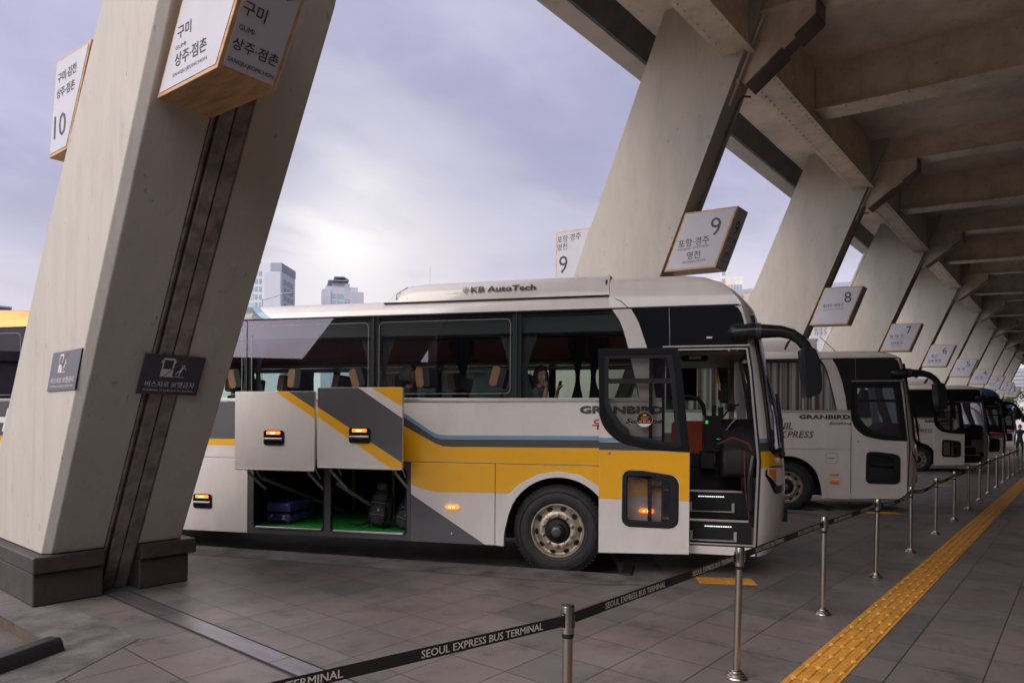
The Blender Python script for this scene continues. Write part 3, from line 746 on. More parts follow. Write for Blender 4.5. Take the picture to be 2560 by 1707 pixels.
# ------------------------------------------------------------------ belt barrier posts
def barrier():
    xs=[.52,2.54,4.48,6.49,8.46,10.46,12.45,14.5,16.54,18.72,20.78,22.82,25.0,27.06,29.0,31.03,33.2,35.3]
    ys=[2.21,1.79,1.775,1.785,1.77,1.77,1.765,1.775,1.782,1.80,1.815,1.81,1.825,1.835,1.833,1.826,1.84,1.84]
    tilt=[0,.2,1.7,.9,1.4,.1,.5,.7,-.4,1.0,.6,.3,.5,-.2,.3,.2,.4,.2]
    names=['steel belt post holding the near end of the belt at the lower left','nearest steel belt post, standing at the bottom edge of the picture','second steel belt post from the front, right of the open door','third steel belt post, by the nose of the striped bus','fourth steel belt post, before the nose of the first white bus']
    ords=['fifth','sixth','seventh','eighth','ninth','tenth','eleventh','twelfth','thirteenth','fourteenth','fifteenth','sixteenth','seventeenth']
    first=None
    for i,(x,y) in enumerate(zip(xs,ys)):
        lab=names[i] if i<5 else '%s steel belt post along the row, counted from the bottom edge'%ords[i-5]
        if first is None:
            r=empty('barrier_post',(0,0,0),lab,'post','steel belt posts along the platform'); first=r
            mb=MB(); mb.lathe([(.0,0),(.074,0),(.075,.006),(.071,.012),(.066,.013),(.066,.020),(.060,.026),(.054,.027),(.053,.034),(.046,.040),(.040,.041),(.038,.048),(.030,.054),(.0235,.056)],None,28)
            mb.build('base',MT['steel'],r,smooth=30)
            mb=MB(); mb.lathe([(.0235,.05),(.0235,.735)],None,20); mb.build('pole',MT['steel'],r,smooth=40)
            mb=MB(); mb.lathe([(.0265,.727),(.0272,.730),(.0272,.742),(.0265,.745)],None,20); mb.build('collar',MT['blackm'],r,smooth=40)
            mb=MB(); mb.lathe([(.025,.745),(.0305,.748),(.0305,.866),(.029,.871),(.0,.873)],None,24)
            for a in (0,90,180,270):
                Mx=Matrix.Rotation(rad(a),4,'Z'); mb.box((.031,0,.81),(.006,.016,.066),1,Mx)
                for j in range(6): mb.box((.035,0,.785+.01*j),(.004,.012,.005),0,Mx)
            mb.build('head',[MT['steel'],MT['blackm']],r,smooth=35)
            mb=MB(); mb.lathe([(.0285,.872),(.027,.8755),(.0,.877)],None,24); mb.build('cap',MT['black'],r,smooth=35)
        else:
            r=first.copy(); COL.objects.link(r)
            for ch in list(first.children):
                if not ch.name.startswith('belt'): copy_tree(ch,r)
        r.location=(x,y,0); r.rotation_euler=(rad(tilt[i])*.55,rad(tilt[i])*.6,rad((i*37)%11-5)); tag(r,lab)
        if i<15:
            x1,y1=xs[i+1],ys[i+1]
            sag=[.0,.0,.0,.01,.06,.055,.03,.03,.03,.02,.02,.02,.02,.02,.02][i]
            a=Vector((x+.032+.012*tilt[i]*.6,y-.008,.81)); b=Vector((x1-.032,y1-.008,.81)); n=10
            mb=MB(); hw=.0245; rows=[]
            pt=lambda t:a.lerp(b,t)-Vector((0,0,sag*4*t*(1-t)))
            for j in range(n+1):
                p=pt(j/n); rows.append([p+Vector((0,-.0009,-hw)),p+Vector((0,-.0009,hw)),p+Vector((0,.0009,hw)),p+Vector((0,.0009,-hw)),p+Vector((0,-.0009,-hw))])
            mb.grid(rows); belt=keep(mb.build('belt',MT['belt']),r); 
            L=(b-a).length
            for s0 in ((.27,1.22) if i!=0 else (.33,1.26)):
                if i>8: continue
                vs,fs,x0,x1_,y0,y1_=text_geo('SEOUL EXPRESS BUS TERMINAL',0)
                k=.61/(x1_-x0); ky=.030/(y1_-y0); mb=MB()
                for i_,dx in enumerate((0,-.02,.02)):
                    pts=[]
                    for v in vs:
                        t=(s0+(v[0]+dx-x0)*k)/L; p=pt(t)+Vector((0,-.0024+.0003*i_,(v[1]-(y0+y1_)/2)*ky)); pts.append(p)
                    mb.add(pts,fs)
                bl=mb.build('belt_lettering',MT['belt_ink']); bl.parent=belt

barrier()

# ------------------------------------------------------------------ wheel stops
def wheel_stop(loc,rz,label,L=.66,mark=True):
    r=empty('wheel_stop',loc,label,'wheel stop','rubber wheel stops of the bays',rz)
    mb=MB(); prof=[(-.105,0),(-.075,.105),(-.05,.13),(.05,.13),(.075,.105),(.105,0)]
    mb.plate([prof],-L/2,L/2,lambda u,v,w:(w,u,v)); mb.build('stop_block',MT['wheelstop'],r,bevel=.009,seg=2)
    mb=MB()
    for s_ in (-1,1):
        x0=s_*L/2*.99; x1=s_*(L/2-.11)
        for (a,b),(c,d) in ((prof[0],prof[1]),(prof[4],prof[5])):
            n=Vector((0,d-b,-(c-a))).normalized(); n=n if n.z>0 else -n
            p0=Vector((0,a,b)).lerp(Vector((0,c,d)),.15); p1=Vector((0,a,b)).lerp(Vector((0,c,d)),.85)
            mb.add([Vector((x0,0,0))+p0+n*.003,Vector((x1,0,0))+p0+n*.003,Vector((x1,0,0))+p1+n*.003,Vector((x0,0,0))+p1+n*.003],[(0,1,2,3)])
    if mark: mb.build('yellow_mark',MT['stop_yellow'],r)
# ------------------------------------------------------------------ buses; local x forward, y to the far side, z up from the lane
BETA=rad(26.5); BRZ=math.atan2(-math.cos(BETA),math.sin(BETA))
SB,SEAM,SILL,SILLT,HDR=.34,1.31,2.045,2.09,3.11
REAR=-9.25; WIDE=2.5
def sz(t): return lambda u,v,w:(u,t+w,v)
def flat(u,v,w): return (u,w,v)
def interp(tab,x):
    if x<=tab[0][0]: return tab[0][1]
    for (a,b),(c,d) in zip(tab,tab[1:]):
        if x<=c: return b+(d-b)*(x-a)/(c-a)
    return tab[-1][1]
S0=[(.34,2.20),(.5,2.2),(.7,2.22),(1.4,2.24),(2.42,2.145),(2.65,2.11),(2.9,2.085),(3.11,2.03)]
SM=[(.34,2.40),(.5,2.45),(.68,2.50),(1.03,2.515),(1.34,2.50),(1.48,2.48),(1.58,2.465),(1.9,2.435),(2.2,2.362),(2.47,2.29),(2.65,2.255),(2.9,2.215),(3.02,2.19),(3.11,2.15)]
GT=[(0,0),(.03,.09),(.1,.23),(.16,.32),(.25,.43),(.5,.68),(.9,.92),(1.25,1.0)]
def nose_s(z,t):
    t=min(t,WIDE-t); a=interp(S0,z); return a+(interp(SM,z)+.14-a)*interp(GT,t)
def arc(cx,cz,r,a0,a1,n=10): return [(cx+r*math.cos(rad(a0+(a1-a0)*i/n)),cz+r*math.sin(rad(a0+(a1-a0)*i/n))) for i in range(n+1)]
ARCH_IN=[(-.636,.338),(-.62,.54),(-.53,.835),(-.381,1.02),(-.19,1.13),(.018,1.166),(.23,1.13),(.42,1.02),(.57,.835),(.655,.54),(.67,.338)]
ARCH_OUT=[(-.703,.338),(-.695,.54),(-.60,.86),(-.43,1.075),(-.215,1.195),(.018,1.230),(.255,1.195),(.47,1.075),(.64,.86),(.73,.54),(.74,.338)]

ARCH_IN=smooth_pts(ARCH_IN); ARCH_OUT=smooth_pts(ARCH_OUT)
def wheel(parent,x,y,side=-1):
    r=empty('wheel',(x,y,.539)); r.parent=parent
    Mx=Matrix.Rotation(math.pi/2,4,'X') if side<0 else Matrix.Rotation(-math.pi/2,4,'X')   # local z -> outward
    mb=MB()
    mb.lathe([(.305,-.02),(.318,.0),(.335,.012),(.40,.024),(.455,.012),(.500,-.012),(.532,-.05),(.539,-.09),(.539,-.22),(.50,-.27),(.32,-.28)],Mx,56)
    for q in (.348,.372,.44,.452): mb.lathe([(q,.0135),(q+.003,.0225),(q+.007,.0225),(q+.010,.0135)],Mx,56)
    for j in range(64):
        a=2*math.pi*j/64
        mb.box((.519*math.cos(a),.519*math.sin(a),-.045),(.035,.014,.03),0,Mx@Matrix.Identity(4))
    mb.build('tyre',MT['rubber'],r,smooth=50)
    mb=MB()
    mb.lathe([(.318,-.05),(.318,.008),(.313,.016),(.304,.016),(.296,.006),(.290,-.02),(.284,-.045),(.268,-.048),(.245,-.030),(.222,-.004),(.205,.004),(.155,.004),(.150,.0),(.142,-.03)],Mx,60)
    hub=MB()
    for j in range(10):
        a=2*math.pi*(j+.13)/10
        T=Mx@Matrix.Rotation(a,4,'Z')@Matrix.Translation((.256,0,-.030))@Matrix.Rotation(rad(38),4,'Y')
        mb.lathe([(.031,.0),(.028,.006),(.0,.0065)],T@Matrix.Scale(1.15,4,(0,1,0)),14,1)
        a=2*math.pi*(j+.5)/10
        T=Mx@Matrix.Rotation(a,4,'Z')@Matrix.Translation((.178,0,.004))
        mb.lathe([(.026,.0),(.026,.005),(.021,.006),(.020,.030),(.013,.034),(.012,.044),(.0,.046)],T,6 if False else 12,2)
    mb.build('rim',[MT['rim'],MT['blackm'],MT['nut']],r,smooth=40)
    hub.lathe([(.142,-.03),(.140,.015),(.128,.030),(.100,.034),(.088,.045),(.085,.075),(.07,.083),(.0,.084)],Mx,28)
    hub.lathe([(.062,.08),(.062,.106),(.055,.110),(.0,.110)],Mx,6,1)
    hub.build('hub_cap',[MT['blackm'],MT['bdark']],r,smooth=35)
    return r

def decal(root,name,m,polys,t=-.0025,parent=None):
    mb=MB()
    for q in polys:
        loops=q if isinstance(q[0][0],(tuple,list)) else [q]
        mb.plate(loops,t,t+.0018,flat)
    return mb.build(name,MT[m],parent or root)

def passenger_door(root,dx,t,opened,stripes,dark=False):
    """plug door; outline measured on the open door of the nearest bus"""
    f=lambda u,v,w:(u+dx,t+w,v)
    outer=[(.50,1.888),(.535,1.79),(.585,1.714),(.66,1.64),(.745,1.583),(.90,1.54),(1.083,1.51),(1.30,1.497),(1.487,1.49)]
    outer=smooth_pts(outer,3)
    low=[(.50,.345),(1.487,.375)]+outer[::-1]
    hole=[(.757,.74),(.766,.70),(.80,.665),(.84,.65),(1.27,.648),(1.32,.66),(1.36,.695),(1.373,.74),(1.375,1.13),(1.36,1.185),(1.315,1.226),(1.26,1.24),(.98,1.277),(.83,1.277),(.785,1.255),(.763,1.21)]
    win=[(.815,.75),(.835,.727),(1.25,.713),(1.272,.735),(1.272,1.13),(1.25,1.158),(.84,1.208),(.817,1.19)]
    d=MB(); d.plate([low,hole],0,.035,f); door=d.build('door',MT['white'],root,bevel=.004,seg=2)
    decal_f=lambda polys,m,nm,w=-.002:(lambda mb:([mb.plate([q] if not isinstance(q[0][0],(tuple,list)) else q,w,w+.0015,f) for q in polys],mb.build(nm,MT[m],door)))(MB())
    for nm,m,polys in stripes: decal_f(polys,m,nm)
    oy=[(.484,2.635),(1.352,2.635),(1.40,2.35),(1.487,1.49)]+outer[::-1][1:]
    inner=[(.545,2.572),(1.285,2.572),(1.325,2.34),(1.392,1.56),(1.36,1.545),(1.083,1.588),(.90,1.625),(.77,1.69),(.70,1.745),(.653,1.809),(.59,1.905),(.555,1.98),(.545,2.06)]
    mb=MB(); mb.plate([oy,inner],-.008,.04,f); fr=mb.build('door_frame',MT['black'],door,bevel=.006)
    # inner rim of the frame and the glass with its crossbar
    rim=[(u+(.055 if u<.9 else -.05),v+(.045 if v<2 else -.05)) for u,v in inner]
    mb=MB(); mb.plate([inner,rim],.008,.02,f)
    mb.plate([[(.60,2.30),(1.33,2.30),(1.335,2.245),(.60,2.245)]],.012,.018,f)
    if opened: mb.bb(1.045+dx,1.082+dx,t+.05,t+.085,.62,2.50)
    mb.build('door_glazing_bar',MT['blackm'],door)
    mb=MB(); mb.plate([inner],.013,None,f); mb.build('door_glass',MT['glass_clear' if not dark else 'wind'],door)
    mb=MB(); mb.plate([hole,win],-.010,.045,f); mb.build('low_window_frame',MT['blackm'],door,bevel=.012,seg=3)
    mb=MB(); mb.plate([win],.018,None,f); mb.build('low_window_glass',MT['glass_clear' if not dark else 'dark_glass'],door)
    if opened:
        mb=MB(); mb.tube([(1.045+dx,t+.07,1.09),(1.25+dx,t+.07,1.10)],.016,8); mb.tube([(1.06+dx,t+.07,.70),(1.06+dx,t+.07,1.2)],.02,8); mb.build('inner_handrail',MT['blackm'],door,smooth=40)
    mb=MB(); mb.lathe([(.0,.014),(.012,.012),(.018,.0)],Matrix.Translation((.615+dx,t,1.468))@Matrix.Rotation(math.pi/2,4,'X'),14); mb.build('door_lock',MT['nut'],door,smooth=40)
    return door

def mirror(root,t=-.03):
    mb=MB(); P=[(1.945,t+.10,2.795),(1.96,t+.02,2.797),(2.16,t-.02,2.806),(2.22,t-.03,2.803),(2.42,t-.04,2.795),(2.53,t-.05,2.762),(2.615,t-.05,2.70),(2.66,t-.05,2.645),(2.685,t-.05,2.58)]
    mb.tube(P,[.088,.093,.088,.078,.064,.058,.055,.056,.060],14)
    for s_ in (2.165,2.18,2.195,2.21): mb.tube([(s_,t-.025,2.805),(s_+.007,t-.025,2.805)],.0905,14,1)
    arm=mb.build('mirror_arm',[MT['black'],MT['bdark']],root,smooth=50)
    mb=MB(); Q=[(2.605,2.60),(2.70,2.605),(2.745,2.58),(2.775,2.50),(2.805,2.30),(2.805,2.17),(2.785,2.12),(2.67,2.075),(2.655,2.09),(2.63,2.32)]
    mb.plate([Q],t-.22,t+.06,flat); mb.build('mirror_head',MT['black'],arm,bevel=.03,seg=3)
    mb=MB(); mb.tube([(2.52,t-.02,2.70),(2.49,t-.03,2.665)],.012,6); 
    mb.lathe([(.0,.0),(.05,.006),(.058,.022)],Matrix.Translation((2.475,t-.03,2.655))@Matrix.Rotation(rad(90),4,'Y')@Matrix.Rotation(rad(25),4,'Y'),16); mb.build('wide_mirror',MT['blackm'],arm,smooth=40)

def luggage_door(root,x0,z0,flip,name_stripes):
    """raised outward on its arms; outline x0..x0+1.11"""
    t=-.30; w=1.11; h=.968; f=lambda u,v,ww:(x0+u,t+ww,z0+v)
    mb=MB(); mb.plate([rrect(0,w,0,h,.012,2)],0,.04,f); d=mb.build('luggage_door',MT['white'],root,bevel=.006)
    for nm,m,polys in name_stripes:
        mb=MB()
        for q in polys: mb.plate([q],-.0022,-.0005,f)
        mb.build(nm,MT[m],d)
    mb=MB(); mb.bb(x0+.01,x0+w-.01,t-.004,t+.05,z0-.014,z0+.004); mb.build('bottom_trim',MT['alu'],d,bevel=.003)
    hx=x0+(.425 if flip else .415); hz=z0+.30 if flip else z0+.305
    mb=MB(); mb.plate([rrect(hx,hx+.278,hz,hz+.182,.03,4),rrect(hx+.035,hx+.243,hz+.02,hz+.125,.018,3)],-.012,.004,lambda u,v,ww:(u,t+ww,v))
    mb.bb(hx+.03,hx+.248,t-.005,t-.0025,hz+.015,hz+.13); hd=mb.build('handle',MT['black'],d,bevel=.005)
    mb=MB(); mb.bb(hx+.012,hx+.266,t-.030,t-.016,hz+.062,hz+.088); mb.build('handle_grip',MT['alu'],hd,bevel=.006)
    mb=MB(); mb.bb(hx+.045,hx+.233,t-.022,t-.010,hz+.131,hz+.170); lp=mb.build('handle_lamp',MT['amber_on'],hd,bevel=.006)
    mb=MB(); mb.bb(hx+.10,hx+.165,t-.0245,t-.0215,hz+.141,hz+.158); mb.build('lamp_bulb',MT['amber_core'],hd)
    # pantograph arms
    for xx in (x0+.13,x0+.98):
        mb=MB(); mb.tube([(xx,t+.06,z0+.30),(xx,t+.10,z0-.05),(xx+.06,-.02,z0-.22),(xx+.08,.06,z0-.28)],.017,8)
        mb.tube([(xx+.05,t+.08,z0+.1),(xx+.07,-.05,z0-.12)],.010,6)
        mb.build('hinge_arm',MT['strut'],d,smooth=40)
    return d

def seat(root,x,y,z,tilt=0,style=0):
    mb=MB(); P=[(-.02,.38),(.06,.40),(-.04,.80),(-.12,.98),(-.19,1.0),(-.18,.88),(-.13,.55)]
    mb.plate([[(x+a,z+b) for a,b in P]],y-.24,y+.24,flat,0); mb.bb(x-.05,x+.45,y-.24,y+.24,z+.30,z+.44,0)
    s_=mb.build('seat',MT['seat_dark'],root,bevel=.03,seg=3)
    mb=MB(); c=math.cos(tilt); q=math.sin(tilt)
    def bl(x0,x1,m):
        Pp=rrect(x0,x1,-.125,.125,min(.06,(x1-x0)*.42),4)
        mb.plate([[(x-.175+a*c-b*q,z+1.17+a*q+b*c) for a,b in Pp]],y-.17,y+.17,flat,m)
    bl(-.085,.02,1); bl(.012,.10,0)
    mb.build('headrest',[MT['seat_dark'],MT['seat_tan']],s_,bevel=.035,seg=3)
    return s_

def drape(root,x0,x1,tie,t,z0=2.12,z1=3.05,name='curtain',m='curtain',n=18,amp=.012):
    """gathered cloth; tie = (x centre, half width, z) or None for a plain hanging curtain"""
    rows=[]
    for j in range(13):
        z=z1+(z0-z1)*j/12; r=[]
        for i in range(n*2+1):
            u=i/(2*n); x=x0+(x1-x0)*u
            if tie:
                k=max(0,1-abs(z-tie[2])/.55); k=k*k*(3-2*k); x=x*(1-k)+(tie[0]+(u-.5)*2*tie[1])*k
            r.append((x,t+amp*(1 if i%2 else -1)*(1+.5*math.sin(i*1.7)),z))
        rows.append(r)
    mb=MB(); mb.grid(rows); return mb.build(name,MT[m],root,smooth=180)

DIV=[-9.2,-7.70,-5.90,-4.105,-2.32,-.50]
LASTWIN=[(-.492,SILLT),(.93,SILLT),(.885,2.30),(.80,2.66),(.745,2.86),(.70,2.97),(.64,3.06),(.55,3.10),(-.492,3.10)]
def bus(loc,label,group,white='white',roof='white',door='closed',livery=None,bays=False,detail=False,nose_mat=None,dark_side=True,curtain=None,pod=True,wheels=(0,-6.1),text=None,fair=1.0):
    root=empty('express_bus',loc,label,'bus',group,BRZ)
    # ---- near side panels
    mb=MB()
    mb.plate([[(REAR,SEAM+.003),(1.185,SEAM+.003),(1.185,SILL),(REAR,SILL)]],0,.03,flat)
    rarch=[(-6.1-.66*math.cos(rad(a)),.45+.74*math.sin(rad(a))) for a in range(0,181,15)]
    rear=[(REAR,SB),(-6.1-.66,SB)]+rarch+[(-6.1+.66,SB),(-4.08,SB),(-4.08,SEAM-.003),(REAR,SEAM-.003)]
    mb.plate([rear],0,.03,flat)
    mb.plate([[(-1.815,SB),(-.748,SB),(-.748,SEAM-.003),(-1.815,SEAM-.003)]],0,.03,flat)
    ar=[(-.742,SB)]+[((a[0]+b[0])/2,(a[1]+b[1])/2) for a,b in zip(ARCH_IN,ARCH_OUT)]+[(1.185,SB),(1.185,SEAM-.003),(-.742,SEAM-.003)]
    mb.plate([ar],0,.03,flat)
    if not bays:
        for a,b in ((-4.074,-2.952),(-2.945,-1.822)): mb.plate([[(a,SB),(b,SB),(b,SEAM-.003),(a,SEAM-.003)]],0,.03,flat)
    mb.bb(1.185,2.195,.0,.03,.36,.45)
    # above the door and front corner
    top=[(1.185,2.655),(interp(S0,2.655),2.655),(interp(S0,2.9),2.9),(interp(S0,3.11),3.11),(1.185,3.11)]
    mb.plate([top],.006,.03,flat)
    # window posts, header
    mb.plate([[(REAR,3.10),(2.03,3.10),(2.03,3.112),(REAR,3.112)]],.0,.05,flat)
    # far side and rear
    mb.plate([[(REAR,SB),(2.2,SB),(2.2,1.66),(.95,1.66),(.95,2.09),(REAR,2.09)]],WIDE-.03,WIDE,flat)
    mb.plate([[(REAR,2.68),(2.1,2.68),(2.03,3.11),(REAR,3.11)]],WIDE-.03,WIDE,flat)
    mb.bb(REAR-.03,REAR,0,WIDE,SB,HDR)
    body=mb.build('body',MT[white],root,bevel=.006)
    mb=MB(); mb.bb(REAR,1.2,.05,WIDE-.05,1.22,1.28); mb.bb(-5.4,-1.0,.06,2.44,.36,.40); mb.bb(.75,2.2,.06,2.44,.34,.40); mb.bb(REAR,-6.9,.06,2.44,.34,.40)
    for x in (-4.1,-1.0): mb.bb(x-.01,x+.01,.05,2.45,.4,1.22)
    for x in (-.74,.72): mb.bb(x-.01,x+.01,.06,2.45,.36,1.22)
    mb.bb(-.73,.72,.45,.47,.36,1.22); mb.bb(-.74,.72,.03,2.47,1.20,1.218)
    mb.build('underframe',MT['blackm'],root)
    mb=MB(); mb.plate([ARCH_OUT+ARCH_IN[::-1]],-.012,.06,flat); mb.build('wheel_arch',MT[white],root,bevel=.006)
    mb=MB(); mb.bb(REAR,1.18,-.012,.02,2.047,2.088); mb.build('waist_rail',MT['alu'],root,bevel=.004)
    # ---- roof
    prof=[(0,3.11),(.012,3.16),(.045,3.215),(.10,3.265),(.20,3.31),(.40,3.345),(.8,3.37),(1.25,3.378)]
    prof=prof+[(WIDE-t,z) for t,z in prof[-2::-1]]
    def roofgrid(sa,sb,name,m,skew0=0,skew1=0):
        rows=[]
        for s_,k in ((sa,skew0),(sa*.5+sb*.5,0),(sb,skew1)):
            rows.append([(s_+k*(3.27-z) if t<1 else s_,t,z) for t,z in prof])
        mb=MB(); mb.grid(rows); return mb.build(name,MT[m],root,smooth=60)
    if livery=='stripe':
        roofgrid(-3.98,.60,'roof','white',1.5,0); roofgrid(-4.10,-3.98,'roof_stripe','bblue',1.5,1.5); roofgrid(-4.36,-4.10,'roof_stripe','bgray',1.5,1.5); roofgrid(REAR,-4.36,'roof_rear','byellow',0,1.5)
    else: roofgrid(REAR,.60,'roof',roof)
    mb=MB(); mb.bb(REAR,2.0,-.004,.02,3.098,3.116); mb.build('gutter_line',MT['blackm'],root)
    # rear hump
    rows=[]
    for s_,k in ((REAR,.8),(-8.6,1),(-8.1,.9),(-7.7,.45),(-7.35,0)):
        rows.append([(s_,t,3.28+k*.16*h) for t,h in ((.10,-.2),(.16,.5),(.3,.9),(.6,1.1),(1.25,1.15),(1.9,1.1),(2.2,.9),(2.34,.5),(2.4,-.2))])
    mb=MB(); mb.grid(rows); mb.build('rear_hump',MT['byellow' if livery=='stripe' else roof],root,smooth=60)
    # ---- roof unit and front fairing
    if pod:
        rows=[]
        pp=[(.10,0),(.12,.35),(.17,.75),(.26,.95),(.40,1.0),(1.25,1.05)]; pp=pp+[(WIDE-t,h) for t,h in pp[-2::-1]]
        for s_,h in ((-2.26,.0),(-2.22,.10),(-2.15,.165),(-2.05,.225),(-1.92,.262),(-1.70,.275),(-.6,.285),(.50,.292),(.575,.29)):
            rows.append([(s_,t+(.10*(1-h/.29) if t<1 else (-.10*(1-h/.29) if t>1.5 else 0)),3.265+h*g) for t,g in pp])
        mb=MB(); mb.grid(rows); podo=mb.build('roof_unit',MT[white],root,smooth=45)
        if detail:
            mb=MB(); mb.tube([(-2.085,.148,3.33),(-1.2,.128,3.335),(.5,.122,3.338)],.009,5); mb.tube([(-2.22,.085,3.272),(.58,.085,3.272)],.012,5); mb.tube([(-2.085,.148,3.33),(-2.08,.155,3.40),(-1.98,.27,3.505)],.0045,5)
            mb.tube([(.50,.13,3.338),(.505,.16,3.46),(.515,.30,3.545)],.004,5); mb.tube([(.535,.12,3.3),(.54,.16,3.46),(.55,.30,3.545)],.012,6)
            mb.tube([(-1.75,.245,3.50),(.3,.22,3.512)],.007,6,1)
            for q in (-1.9,-1.38,-.87,-.36,.15,.44): mb.bb(q-.035,q+.035,.125,.145,3.322,3.336)
            mb.build('panel_seam',[MT['blackm'],MT['alu']],podo)
            M=frame((-.72,.136,3.425),(1,0,0),(0,.26,.96)); mb=MB(); mb.text('KB AutoTech',frame((-.70,.128,3.415),(1,0,.004),(0,.40,.917)),w=.80,h=.075,bold=.035,shear=.0); mb.build('lettering',MT['ink'],podo)
            mb=MB(); Mx=frame((-1.165,.128,3.413),(1,0,0),(0,.40,.917)); mb.lathe([(.034,.001),(.040,.001)],Mx,20); mb.lathe([(.014,.001),(.018,.001)],Mx,14)
            for q in ((.055,.005),(.005,.055)): mb.box((0,0,.001),(q[0]*1.5,q[1]*1.5,.001),0,Mx)
            mb.build('emblem',MT['letter_dark'],podo)
    # fairing over the cab
    out=[(.585,0)]+[(1.0,0),(1.45,0),(1.8,0)]+[(nose_s(3.11,t),t) for t in (0,.03,.1,.25,.5,.9,1.25)]
    out=out+[(s_,WIDE-t) for s_,t in out[-2::-1]]
    rows=[]
    for z,a,b in ((3.112,0,0),(3.16,.018,.004),(3.22,.05,.012),(3.30,.095,.03),(3.38,.16,.06),(3.45,.27,.11),(3.50,.42,.20),(3.53,.60,.38),(3.545,.85,.7),(3.55,1,1)):
        rows.append([(.585+(s_-.585)*(1-a),1.25+(t-1.25)*(1-b),3.112+(z-3.112)*fair) for s_,t in out])
    mb=MB(); mb.grid(rows); 
    if pod and fair==1: mb.add([(.585,.03,3.2),(.585,.2,3.50),(.585,2.3,3.50),(.585,2.47,3.2)],[(0,1,2,3)])
    mb.build('front_fairing',MT[roof if roof!='white' else white],root,smooth=50)
    if detail:
        mb=MB()
        for y in (.30,): 
            M=Matrix.Translation((1.86,y,3.36))@Matrix.Rotation(rad(28),4,'Y')@Matrix.Scale(1.9,4,(1,0,0))
            mb.lathe([(.04,-.03),(.05,.0),(.042,.03),(.0,.042)],M,14)
        mb.build('clearance_lamp',MT['amber_on'],root,smooth=50)
        mb=MB(); mb.tube([(.60,.03,3.25),(.72,.0,3.19),(.80,-.003,3.115)],.004,5); mb.build('fairing_seam',MT['blackm'],root)
    # ---- nose
    zs=[.36,.5,.68,1.03,1.323,1.42,1.505,1.60,1.645,1.9,2.2,2.45,2.65,2.82,2.9,3.02,3.11]
    ts=[0,.03,.065,.10,.16,.25,.5,.9,1.25,1.6,2.0,2.25,2.34,2.4,2.435,2.47,2.5]
    def isw(i,k): return 1.505<=zs[i]<2.9 and 4<=k<=11
    def nm(i,k):
        z=(zs[i]+zs[i+1])/2
        if livery=='stripe':
            return 1 if 1.323<z<1.505 else 2 if 1.505<z<1.60 else 3 if 1.60<z<1.645 else 0
        if livery=='blue':
            return 2 if z<1.03 else 3 if 1.03<z<1.40 else 1 if 1.42<z<1.505 else 0
        return 0
    mb=MB(); rows=[[(nose_s(z,t),t,z) for t in ts] for z in zs]
    mb.grid(rows,0,lambda i,k:5 if isw(i,k) else nm(i,k))
    keepf=[(f,m) for f,m in zip(mb.f,mb.m) if m!=5]; mb.f=[f for f,m in keepf]; mb.m=[m for f,m in keepf]
    mats={'stripe':['white','byellow','bdark','bblue'],'blue':['white','red','bsilver','blue'],None:['white','white','white','white']}[livery]
    nose=mb.build('nose',[MT[q] for q in mats],root,smooth=50)
    wz=[z for z in zs if 1.505<=z<=2.9]; wt=ts[4:13]
    mb=MB(); mb.grid([[(nose_s(z,t)+.004,t,z) for t in wt] for z in wz]); mb.build('windscreen',MT['wind'],root,smooth=60)
    mb=MB()
    edge=[(nose_s(z,.15)+.006,.135,z) for z in (3.0,2.8,2.6,2.4,2.2,2.0,1.8,1.65,1.56)]+[(nose_s(1.50,t)+.012,t,1.50) for t in (.22,.4,.7,1.1,1.5,1.9,2.2)]
    mb.tube(edge,.026,8); 
    mb.grid([[(nose_s(z,t)+.009,t,z) for t in (.15,.19)] for z in wz]); mb.build('windscreen_seal',MT['blackm'],root,smooth=50)
    mb=MB(); mb.tube([(nose_s(2.15,.55)+.05,.55,2.15),(nose_s(1.85,.5)+.06,.50,1.85),(nose_s(1.47,.42)+.06,.42,1.47)],.014,6); mb.tube([(nose_s(1.47,.42)+.06,.42,1.47),(nose_s(1.47,.42)+.05,.62,1.42)],.03,6); mb.tube([(nose_s(2.0,.5)+.045,.53,2.1),(nose_s(1.7,.5)+.05,.46,1.60)],.02,6); mb.build('wiper',MT['blackm'],root)
    # headlamps
    def lamp_patch(u0,u1,top,bot,off,name,m,par,n=8):
        rows=[]
        for i in range(n+1):
            u=u0+(u1-u0)*i/n; a,b=top(u),bot(u)
            rows.append([(nose_s(b+(a-b)*j/5,u)+off,u-off*.5,b+(a-b)*j/5) for j in range(6)])
        mb=MB(); mb.grid(rows); return mb.build(name,MT[m],par,smooth=60)
    hl=lamp_patch(.045,.75,lambda u:1.345-.04*u if u>.06 else 1.30,lambda u:max(1.02,1.24-1.1*(u-.045)) ,.006,'headlight','black',root)
    lamp_patch(.07,.72,lambda u:1.328-.04*u,lambda u:max(1.11,1.25-.55*(u-.07)),.010,'lamp_reflector','lens_back',hl)
    lamp_patch(.085,.27,lambda u:1.312-.03*u,lambda u:max(1.14,1.26-.60*(u-.085)),.014,'indicator','amber',hl)
    mb=MB(); mb.bb(nose_s(.72,1.0)-.02,nose_s(.72,1.0)+.035,.92,1.55,.63,.80,0); mb.bb(nose_s(.72,1.0)+.033,nose_s(.72,1.0)+.037,.94,1.53,.65,.78,1); mb.build('number_plate',[MT['blackm'],MT['signwhite']],root)
    # ---- windows
    for a,b in zip(DIV,DIV[1:]):
        mb=MB(); mb.plate([[(a+.006,SILLT),(b-.006,SILLT),(b-.006+.0,3.10),(a+.006,3.10)]],.004,None,flat); w=mb.build('side_window',MT['glass'],root)
        if detail:
            q=rrect(a+.07,b-.07,2.14,3.03,.06,4); q2=rrect(a+.076,b-.076,2.146,3.024,.055,4)
            mb=MB(); mb.plate([q,q2],.0025,None,flat); mb.build('frit_line',MT['bsilver'],w)
